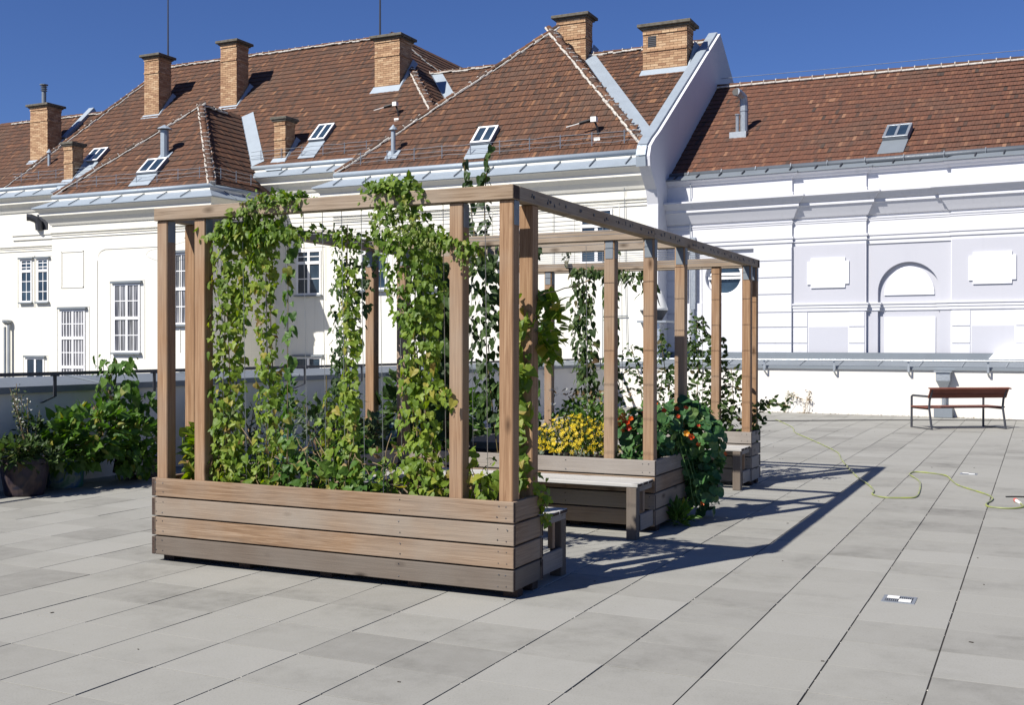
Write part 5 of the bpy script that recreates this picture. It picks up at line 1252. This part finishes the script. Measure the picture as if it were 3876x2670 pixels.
def nflow(c, R, n, size):
    d = unit(rng.normal(0, 1, (n, 3))+np.array([.1, -.6, .2])); p = np.array(c)+d*np.array(R)*1.05
    nn = d+np.array([.1, -.7, .25])+rng.normal(0, .3, (n, 3)); return p, np.cross(nn, rng.normal(0, 1, (n, 3))), nn, size*(.7+.5*rng.random(n))
r_ = nasturtium((-3.3, 9.4, ZS), 'orange nasturtium flowers between the two middle right posts', [nleaf((-3.30, 9.5, .80), (.17, .16, .24), 90, .085)], 0, [nflow((-3.29, 9.46, .92), (.15, .14, .09), 15, .055)], 1)
r_ = nasturtium((-2.98, 9.95, ZS), 'large trailing nasturtium spilling over the box end to the floor', [nleaf((-3.14, 9.72, .86), (.22, .34, .24), 190, .082), nleaf((-2.88, 10.16, .66), (.22, .30, .36), 300, .092), nleaf((-2.84, 10.14, .32), (.17, .24, .26), 130, .082), nleaf((-2.98, 10.1, 1.02), (.2, .2, .12), 50, .10)], 0, [nflow((-3.05, 9.7, .9), (.28, .36, .2), 11, .052), nflow((-2.86, 10.12, .5), (.24, .30, .40), 13, .046)], 2)
stems(r_, [[(-3.05, 9.7+.1*k, ZS), (-2.96, 9.7+.12*k, .75), (-2.86, 9.72+.12*k, .4), (-2.8, 9.75+.13*k, .1)] for k in range(5)], MT['leaf_nast'], r=.004)
r_ = plant('geranium', (-3.25, 9.24, ZS), 'low dark scalloped leaves at the front edge of the middle box', 'herb')
leaves(r_, *blob((-3.26, 9.25, .62), (.14, .06, .10), 70, .06, .2, .3), [ROUND, HEART2], MT['leaf_nast'])
r_ = plant('grass_tuft', (-2.93, 9.55, 0), 'small tuft of weeds growing at the floor beside the middle box', 'grass')
leaves(r_, *blob((-2.92, 9.58, .09), (.09, .10, .10), 120, .10, .1, 1.0), NARROW, MT['leaf_bean'], singles=60)
# ---- rear planter
r_ = plant('passion_vine', (-5.1, 12.8, ZS), 'slender passion vine climbing to the rear beam', 'climber')
leaves(r_, *cat(column([(-5.08, 12.75, .75), (-5.05, 12.7, 1.4), (-5.1, 12.68, 2.0), (-5.08, 12.66, 2.5)], [.17, .13, .14, .13], 460, .085, clump=12), column([(-5.2, 12.65, 2.55), (-4.7, 12.66, 2.5), (-4.4, 12.66, 2.45), (-4.25, 12.7, 2.25)], [.08, .12, .15, .10], 190, .085), column([(-5.25, 12.65, 2.62), (-5.3, 12.65, 2.82)], [.06, .03], 20, .07)), [OVAL, NARROW, HEART2], MT['leaf_rose'], singles=240)
stems(r_, [[(-5.08, 12.75, ZS), (-5.05, 12.7, 1.4), (-5.08, 12.68, 2.5)]])
r_ = plant('kiwi_vine', (-4.72, 12.7, ZS), 'second rear vine with oval leaves hugging the wire beside the middle right post', 'climber')
leaves(r_, *column([(-4.72, 12.72, .8), (-4.70, 12.7, 1.7), (-4.74, 12.68, 2.75)], [.11, .07, .09], 190, .10, clump=14), OVAL, MT['leaf_dark'], singles=130)
stems(r_, [[(-4.72, 12.72, ZS), (-4.7, 12.7, 2.85)]])
def shrub(loc, label, cols, n_, size, mat, tp=OVAL, st=None, name='rose_bush', cat_='shrub'):
    r_ = plant(name, loc, label, cat_)
    leaves(r_, *cat(*[column(p, rr, n, size, hang=.1, jit=.6, out=1.3) for p, rr, n in cols]), tp, MT[mat], singles=240)
    stems(r_, [p for p, _, _ in cols]+(st or []), r=.005)
shrub((-4.3, 12.85, ZS), 'open twiggy shrub in the rear box left of the corner posts', [([(-4.35, 12.85, ZS), (-4.4, 12.85, 1.2), (-4.5, 12.8, 1.6)], [.22, .2, .12], 190), ([(-4.2, 12.85, ZS), (-4.12, 12.85, 1.3)], [.18, .15], 120)], 0, .075, 'leaf_rose')
shrub((-3.75, 12.95, ZS), 'tall bushy rose in the rear box between the right posts', [([(-3.75, 12.95, ZS), (-3.7, 12.95, 1.2), (-3.72, 12.95, 1.95)], [.26, .20, .07], 420), ([(-3.9, 12.9, ZS), (-4.08, 12.9, 1.2), (-4.15, 12.85, 1.75)], [.16, .14, .06], 170), ([(-3.6, 12.9, .8), (-3.45, 12.85, 1.25), (-3.42, 12.85, 1.7)], [.14, .12, .05], 120)], 0, .075, 'leaf_rose')
shrub((-3.25, 12.9, ZS), 'rose spilling sideways past the far right corner posts', [([(-3.3, 12.88, ZS), (-3.25, 12.86, 1.0), (-3.28, 12.85, 1.35)], [.18, .15, .08], 150), ([(-3.1, 12.95, ZS), (-2.95, 12.98, .95), (-2.65, 13.02, .92)], [.12, .10, .10], 100), ([(-3.5, 12.8, ZS), (-3.45, 12.75, .95)], [.2, .14], 160)], 0, .07, 'leaf_rose')
n = 300; r_ = plant('undergrowth', (-4.6, 12.85, ZS), 'low greenery along the rear box', 'undergrowth')
P = np.stack([rng.uniform(-5.4, -3.2, n), rng.uniform(12.7, 13.0, n), ZS+rng.gamma(2, .07, n).clip(0, .4)], -1); leaves(r_, P, rng.normal(0, .7, (n, 3)), VIEW+rng.normal(0, .5, (n, 3)), .08*(.5+.8*rng.random(n)), [OVAL, HEART], MT['leaf_rose'], singles=90)
for k, (y, lab_) in enumerate(((10.6, 'leafy green plants in the left side box past the middle posts'), (11.6, 'dark leafy plants in the left side box near the rear posts'))):
    r_ = plant('herb_plant', (-5.75, y, ZS), lab_, 'herb'); leaves(r_, *blob((-5.74, y, .85), (.26, .5, .34), 260, .09, .2, .4), [OVAL, HEART], MT['leaf_dark' if k else 'leaf_bean'], singles=90)
# ---- pots and plants along the left parapet
def pot(c, r0, r1, h, mats, label, blotch=None):
    t_ = thing('plant_pot', c, label, 'plant pot', 'painted pots along the left parapet')
    b_ = MB(); b_.lathe([(r0, 0), (r0+.01, .02), (r1, h-.05), (r1+.025, h-.045), (r1+.025, h), (r1-.02, h), (r1-.03, h-.05), (.01, h-.05)], c, 24); b_.build('pot', mats, t_, smooth=False)
    s_ = MB(); s_.lathe([(.005, h-.045), (r1-.032, h-.045), (r1-.032, h-.06)], c, 16); s_.build('soil', MT['soil'], t_, kind='stuff'); return t_
def paint(name, cols, sc):
    s_ = NT(name); v = s_.coord(); nz = s_.noise(v, sc, 2, .5, .6); k = len(cols)
    r = s_.ramp(nz, [(.28+.5*i/k, c) for i, c in enumerate(cols)]); return s_.fin(r, .5)
MT['paint1'] = paint('violet_painted_pot', [(.018, .016, .032), (.03, .023, .04), (.016, .017, .03), (.06, .042, .04), (.02, .016, .026)], 4.5)  # violet paint darkened further to stand in for shadow on the pot
MT['paint2'] = paint('blue_green_painted_pot', [(.02, .09, .13), (.04, .17, .12), (.03, .10, .22), (.20, .26, .22), (.05, .16, .08)], 5)
pot((-9.86, 8.49, 0), .19, .26, .40, MT['paint1'], 'dark violet painted pot at the left picture edge'); pot((-10.02, 9.18, 0), .19, .22, .36, MT['paint2'], 'blue and green painted pot under the bean bush')
t_ = thing('plant_pot', (-9.85, 10.12, 0), 'tilted trough painted with black and white triangles beside the left front post', 'plant pot', 'painted pots along the left parapet')
b_ = MB(); R = Matrix.Rotation(math.radians(-14), 3, 'X'); b_.cbox((-9.85, 10.12, .17), (.14, .24, .14), .012, R=R); b_.build('trough', MT['black'], t_)
for sg, zz in ((-1, .11), (1, .2)):
    for yy in (-.11, .06):
        q = MB(); c = Vector((-9.705, 10.12+yy, zz)); tri = [Vector((0, -.075, -.05)), Vector((0, .075, -.05)), Vector((0, .0+.03*sg, .06))]
        a = [c+R @ p for p in tri]; bq = [p+Vector((.004, 0, 0)) for p in a]; q.add(a+bq, [(0, 2, 1), (3, 4, 5), (0, 1, 4, 3), (1, 2, 5, 4), (2, 0, 3, 5)]); q.build('painted_triangle', MT['wplastic'] if yy < 0 else MT['leaf_sage'], t_)
r_ = plant('bean_plant', (-9.75, 9.4, 0), 'broad bushy bean plant with bright leaves by the left parapet', 'shrub')
leaves(r_, *cat(blob((-9.70, 9.32, .62), (.34, .52, .34), 330, .12, .45, .2), blob((-9.62, 9.85, .5), (.3, .38, .26), 150, .11, .45, .2), blob((-9.85, 9.0, .55), (.25, .35, .3), 110, .12, .4), column([(-9.6, 9.6, .4), (-9.5, 9.65, .12)], [.2, .14], 70, .10), blob((-9.72, 9.05, .38), (.22, .3, .2), 110, .105, .3, .1), blob((-9.6, 9.95, .3), (.25, .3, .22), 110, .10, .3, .1)), [OVAL, HEART], MT['leaf_bean'], singles=280)
stems(r_, [[(-9.8, 9.05+.15*k, .3), (-9.75, 9.2+.13*k, .8)] for k in range(5)])
r_ = plant('bean_plant', (-9.95, 9.85, 0), 'tall climbing bean rising above the left handrail', 'climber')
leaves(r_, *cat(column([(-9.95, 9.95, .55), (-9.95, 9.9, 1.0), (-9.92, 9.85, 1.48)], [.22, .26, .26], 190, .105, clump=9), column([(-9.9, 10.25, .5), (-9.9, 10.3, 1.0)], [.15, .15], 70, .10)), [HEART, OVAL], MT['leaf_bean'], singles=200)
leaves(r_, *column([(-9.95, 9.7, .6), (-9.95, 9.75, 1.1)], [.14, .1], 26, .08), OVAL, MT['leaf_dry'], name='dry_leaf', singles=26)
stems(r_, [[(-9.95, 9.95, .3), (-9.97, 9.9, .9), (-9.92, 9.85, 1.45)], [(-9.9, 10.2, .3), (-9.92, 10.25, 1.0)]])
r_ = plant('flowering_herb', (-9.7, 8.42, .36), 'spindly herb gone to seed in the violet pot', 'herb')
st = []
for k in range(9):
    a = rng.normal(0, .16); st.append([(-9.86, 8.58, .36), (-9.88+rng.normal(0, .04), 8.58+a*.6, .7), (-9.9, 8.58+a, .78+.42*rng.random())])
stems(r_, st, MT['dry'], r=.003)
leaves(r_, *cat(*[column([p[1], p[2]], [.035, .03], 26, .03, hang=-.2) for p in st]), OVAL, MT['leaf_herb'], singles=90)
leaves(r_, *cat(*[column([p[1], p[2]], [.03, .03], 10, .022, hang=-.2) for p in st]), OVAL, MT['whitef'], name='seed_head', singles=50)
r_ = plant('kale_plant', (-9.6, 8.15, .38), 'ferny dark green plant drooping over the violet pot', 'herb')
leaves(r_, *cat(blob((-9.78, 8.35, .47), (.30, .34, .18), 300, .085, .2, .2), blob((-9.62, 8.62, .42), (.14, .18, .12), 70, .09, .2, .2)), [NARROW, HOP], MT['leaf_rose'], singles=160)
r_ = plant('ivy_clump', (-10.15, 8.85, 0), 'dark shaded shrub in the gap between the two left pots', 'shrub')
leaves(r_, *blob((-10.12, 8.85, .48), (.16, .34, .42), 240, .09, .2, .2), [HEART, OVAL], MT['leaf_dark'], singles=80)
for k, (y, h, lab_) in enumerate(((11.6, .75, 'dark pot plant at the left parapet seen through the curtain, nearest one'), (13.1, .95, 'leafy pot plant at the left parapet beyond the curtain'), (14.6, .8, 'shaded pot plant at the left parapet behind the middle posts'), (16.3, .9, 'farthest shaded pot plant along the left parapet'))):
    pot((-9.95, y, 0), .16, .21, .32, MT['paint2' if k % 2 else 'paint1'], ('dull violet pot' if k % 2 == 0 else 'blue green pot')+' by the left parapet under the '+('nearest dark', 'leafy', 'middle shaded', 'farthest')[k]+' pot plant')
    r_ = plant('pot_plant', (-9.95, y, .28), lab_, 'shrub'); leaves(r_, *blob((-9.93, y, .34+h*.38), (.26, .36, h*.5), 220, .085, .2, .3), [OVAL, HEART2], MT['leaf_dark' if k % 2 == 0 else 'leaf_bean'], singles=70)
wc_ = thing('watering_can', (-5.68, 7.3, ZS), 'teal plastic watering can half hidden behind the front curtain', 'watering can')
b_ = MB(); b_.lathe([(.075, 0), (.085, .02), (.08, .13), (.05, .17), (.045, .17)], (-5.68, 7.3, ZS+.02), 16); b_.tube([(-5.62, 7.28, ZS+.06), (-5.52, 7.24, ZS+.14), (-5.46, 7.22, ZS+.22)], [.022, .016, .013], 8); b_.build('body', MT['teal'], wc_, smooth=True)
b_ = MB(); b_.tube([(-5.74, 7.31, ZS+.06), (-5.80, 7.32, ZS+.14), (-5.75, 7.31, ZS+.22), (-5.68, 7.3, ZS+.2)], .009, 6); b_.build('handle', MT['teal'], wc_, smooth=True)
def tagsign(x, y, z):
    t_ = thing('plant_label', (x, y, z), 'small white plant tag on a wire in the middle of the planting' if y > 8 else 'small white tag stuck in the front box soil', 'plant tag'); b_ = MB(); b_.cbox((x, y, z+.05), (.016, .002, .03), .001); b_.tube([(x, y, z-.03), (x, y, z+.03)], .002, 4); b_.build('tag', MT['wplastic'], t_)
tagsign(-4.66, 6.62, ZS+.07); tagsign(-4.05, 12.7, 1.2)
# weeds and litter along the back wall
for k, (u, h, lab_) in enumerate(((4.78, .62, 'dry thin weed stalk growing at the foot of the white wall, left one'), (5.25, .58, 'branching reddish weed at the foot of the white wall, right one'))):
    p = BP(u, -.10, 0); r_ = plant('weed', p, lab_, 'weed'); st = []
    for j in range(5 if k else 3): st.append([p, p+Vector((random.gauss(0, .08), random.gauss(0, .04), h*.5)), p+Vector((random.gauss(0, .2), random.gauss(0, .06), h*random.uniform(.6, 1.0)))])
    stems(r_, st, MT['dry'], r=.0035); leaves(r_, *cat(*[column([q[1], q[2]], [.05, .06], 13, .04, hang=.2) for q in st]), OVAL, MT['leaf_dry' if k else 'leaf_herb'], singles=60)
n = 420; lt = thing('leaf_litter', BP(6, -.1, 0), 'strip of dry fallen leaves along the foot of the back wall', 'leaf litter')
uu = np.concatenate([rng.uniform(.5, 9, 260), rng.normal(8.6, .7, 100), rng.normal(5.3, .12, 60)]); vv = -np.abs(rng.normal(0, .07, n))-.012
P = np.array([BP(a, c, .006+.012*random.random()) for a, c in zip(uu, vv)])
leaves(lt, P, rng.normal(0, 1, (n, 3))*np.array([1, 1, .15]), np.tile([0, 0, 1.0], (n, 1))+rng.normal(0, .35, (n, 3)), .035*(.5+.9*rng.random(n)), [OVAL, NARROW], MT['leaf_dry'], name='fallen_leaf', singles=200, bulk='leaf_crumbs')

# ------------------------------------------------------------------ hose, cables, drains, park bench, bird
def smooth(pts, k=5):
    P = [Vector(p) for p in pts]; out = []
    for i in range(len(P)-1):
        a, b_, c, d = P[max(i-1, 0)], P[i], P[i+1], P[min(i+2, len(P)-1)]
        for j in range(k):
            t = j/k; out.append(.5*((2*b_)+(c-a)*t+(2*a-5*b_+4*c-d)*t*t+(-a+3*b_-3*c+d)*t**3))
    return out+[P[-1]]
H = [(-5.24, 24.39), (-4.94, 23.6), (-4.43, 22.16), (-4.11, 20.83), (-3.65, 19.62), (-3.14, 18.28), (-2.76, 17.19), (-2.56, 16.25), (-2.38, 15.48), (-2.16, 14.6), (-2.0, 13.99), (-1.84, 13.5), (-1.7, 12.98), (-1.655, 12.73), (-1.64, 12.5), (-1.56, 12.34), (-1.47, 12.27), (-1.38, 12.29), (-1.26, 12.35), (-1.2, 12.43), (-1.19, 12.74), (-1.25, 13.61), (-1.32, 14.06), (-1.44, 14.5), (-1.48, 14.68), (-1.46, 14.91), (-1.36, 14.96), (-1.16, 14.84), (-1.04, 14.66), (-.96, 14.24), (-.86, 13.77), (-.73, 13.46), (-.59, 13.17), (-.49, 12.93), (-.45, 12.7), (-.46, 12.48), (-.49, 12.3), (-.49, 12.14), (-.46, 12.03), (-.37, 11.98), (-.26, 11.99), (-.18, 12.09), (-.15, 12.21), (-.18, 12.41)]
hs = thing('garden_hose', (-1.5, 14, 0), 'yellow green garden hose lying in loops across the paving', 'hose')
b_ = MB(); b_.tube(smooth([(x, y, .0095) for x, y in H]), .009, 8); b_.build('hose', MT['hose'], hs, smooth=True)
b_ = MB(); b_.tube([(-.18, 12.41, .011), (-.21, 12.50, .016), (-.22, 12.54, .018)], [.014, .017, .018], 10); b_.build('connector', MT['wplastic'], hs)
b_ = MB(); b_.tube([(-.22, 12.54, .018), (-.235, 12.60, .021)], [.022, .02], 10); b_.build('connector_ring', MT['rplastic'], hs)
cbx = MB(); cbx.tube(smooth([(-5.6, 23.75, .006), (-4.82, 24.15, .006), (-3.68, 24.86, .006), (-2.52, 25.5, .006), (-.95, 26.2, .006), (-.3, 26.55, .006), (.6, 26.75, .006)]), .012, 6)
cbo = thing('power_cable', (-2.5, 25.5, 0), 'straight black cable lying across the paving in front of the back wall', 'cable'); cbx.build('cable', MT['black'], cbo)
cbo = thing('power_cable', (-.1, 12.9, 0), 'short end of black cable above the hose connector at the right edge', 'cable'); b_ = MB(); b_.tube(smooth([(-.33, 12.93, .006), (-.2, 12.99, .007), (.0, 13.0, .006), (.4, 12.9, .006)]), .008, 6); b_.build('cable', MT['black'], cbo)
def drain(x, y, w_, d_, label):
    t_ = thing('floor_drain', (x, y, 0), label, 'drain', 'drain covers set in the paving')
    f_ = MB(); f_.box((x-w_/2, y-d_/2, -.03), (x+w_/2, y+d_/2, .0025)); f_.build('frame', MT['galv'], t_)
    i_ = MB(); i_.box((x-w_*.40, y-d_*.36, -.02), (x+w_*.40, y+d_*.36, .0035)); i_.build('slot_bed', MT['black'], t_)
    for sx, sy in ((-1, 1), (1, -1)):
        p_ = MB(); xa, xb = sorted((x+sx*w_*.01, x+sx*w_*.38)); ya, yb = sorted((y+sy*d_*.02, y+sy*d_*.36)); p_.box((xa, ya, -.01), (xb, yb, .007)); p_.build('cover_plate', MT['wplastic'], t_)
        for k in range(6):
            b_ = MB(); xk = x-sx*w_*(.05+.062*k); b_.box((xk-.003, min(y+sy*.004, y+sy*d_*.34), -.005), (xk+.003, max(y+sy*.004, y+sy*d_*.34), .006)); b_.build('bar', MT['galv'], t_)
drain(-.805, 7.40, .20, .20, 'square floor drain with white cover plates in the right foreground'); drain(-.815, 15.1, .20, .20, 'floor drain further back beyond the hose loop')
# park bench, its back to the viewer
th_ = math.radians(35)
pb = thing('park_bench', (-1.49, 23.54, 0), 'red slatted park bench with dark steel frame standing before the white wall', 'bench', None, th_)
L2 = .80; dn = -.34; df = .33   # near side y=dn
for sx in (-1, 1):
    x = sx*(L2-.02)
    b_ = MB(); b_.tube([(x, dn-.08, 0), (x, dn+.02, .42), (x, dn+.0, .58), (x, dn-.10, .80)], .024, 6); b_.build('back_leg', MT['dark'], pb)
    b_ = MB(); b_.tube([(x, df, 0), (x, df, .62), (x, df-.04, .64), (x, dn+.0, .64)], .022, 6); b_.build('arm_leg', MT['dark'], pb)
    b_ = MB(); b_.tube([(x, dn+.01, .40), (x, df, .40)], .02, 6); b_.build('seat_bearer', MT['dark'], pb)
    b_ = MB(); b_.tube([(x, dn-.08, .012), (x, df, .012)], .012, 6); b_.build('ground_bar', MT['dark'], pb)
for k in range(4):
    b_ = MB(); b_.cbox((0, dn+.09+.15*k, .425), (L2+.03, .07, .014), .004); b_.build('seat_slat', MT['wood_red'], pb)
R = Matrix.Rotation(math.radians(-24), 3, 'X')
for k in range(2):
    b_ = MB(); b_.cbox((0, dn-.035-.045*k, .655+.09*k), (L2+.03, .011, .046), .003, R=Matrix.Rotation(math.radians(26), 3, 'X')); b_.build('back_slat', MT['wood_red'], pb)
b_ = MB(); b_.cbox((0, dn-.115, .80), (L2+.05, .05, .011), .003, R=Matrix.Rotation(math.radians(10), 3, 'X')); b_.build('top_slat', MT['wood_red'], pb)
# little bird on a cable in front of the cream facade
bi = thing('bird', (-24.66, 27.5, 4.98), 'small dark bird perched on a thin cable before the cream facade', 'bird')
b_ = MB(); ax = Vector((.85, 0, -.5)).normalized(); side = Vector((0, 1, 0)); upv = side.cross(ax)
prf = [(.004, -.085), (.018, -.078), (.030, -.066), (.033, -.052), (.030, -.040), (.036, -.022), (.042, .005), (.038, .03), (.024, .055), (.016, .07), (.015, .10), (.018, .135), (.004, .14)]
vs = []; 
for r, x in prf:
    for t in range(10):
        a = t*2*math.pi/10; fl_ = .35 if x > .07 else 1
        vs.append(Vector((-24.66, 27.5, 5.03))+ax*x+side*(r*math.cos(a))+upv*(r*math.sin(a)*fl_))
k = len(prf); b_.add(vs, [(i*10+t, i*10+(t+1) % 10, (i+1)*10+(t+1) % 10, (i+1)*10+t) for i in range(k-1) for t in range(10)]+[tuple(range(10))[::-1], tuple((k-1)*10+t for t in range(10))])
b_.tube([Vector((-24.66, 27.5, 5.03))+ax*-.078, Vector((-24.66, 27.5, 5.03))+ax*-.108], [.008, .001], 6)
b_.build('body', MT['dark'], bi, smooth=True)
for sy in (-1, 1):
    q = MB(); q.tube([(-24.65, 27.5+sy*.012, 5.0), (-24.65, 27.5+sy*.012, 4.965)], .003, 4); q.build('leg', MT['dark'], bi)
ca = thing('facade_cable', (-25.2, 27.5, 4.9), 'thin cable stretched in front of the cream wing', 'cable'); b_ = MB(); b_.tube(smooth([(-26.7, 27.85, 4.6), (-26.3, 27.6, 4.72), (-25.6, 27.5, 4.80), (-24.66, 27.5, 4.96), (-23.9, 27.5, 5.2)]), .006, 4); b_.build('cable', MT['galv'], ca)
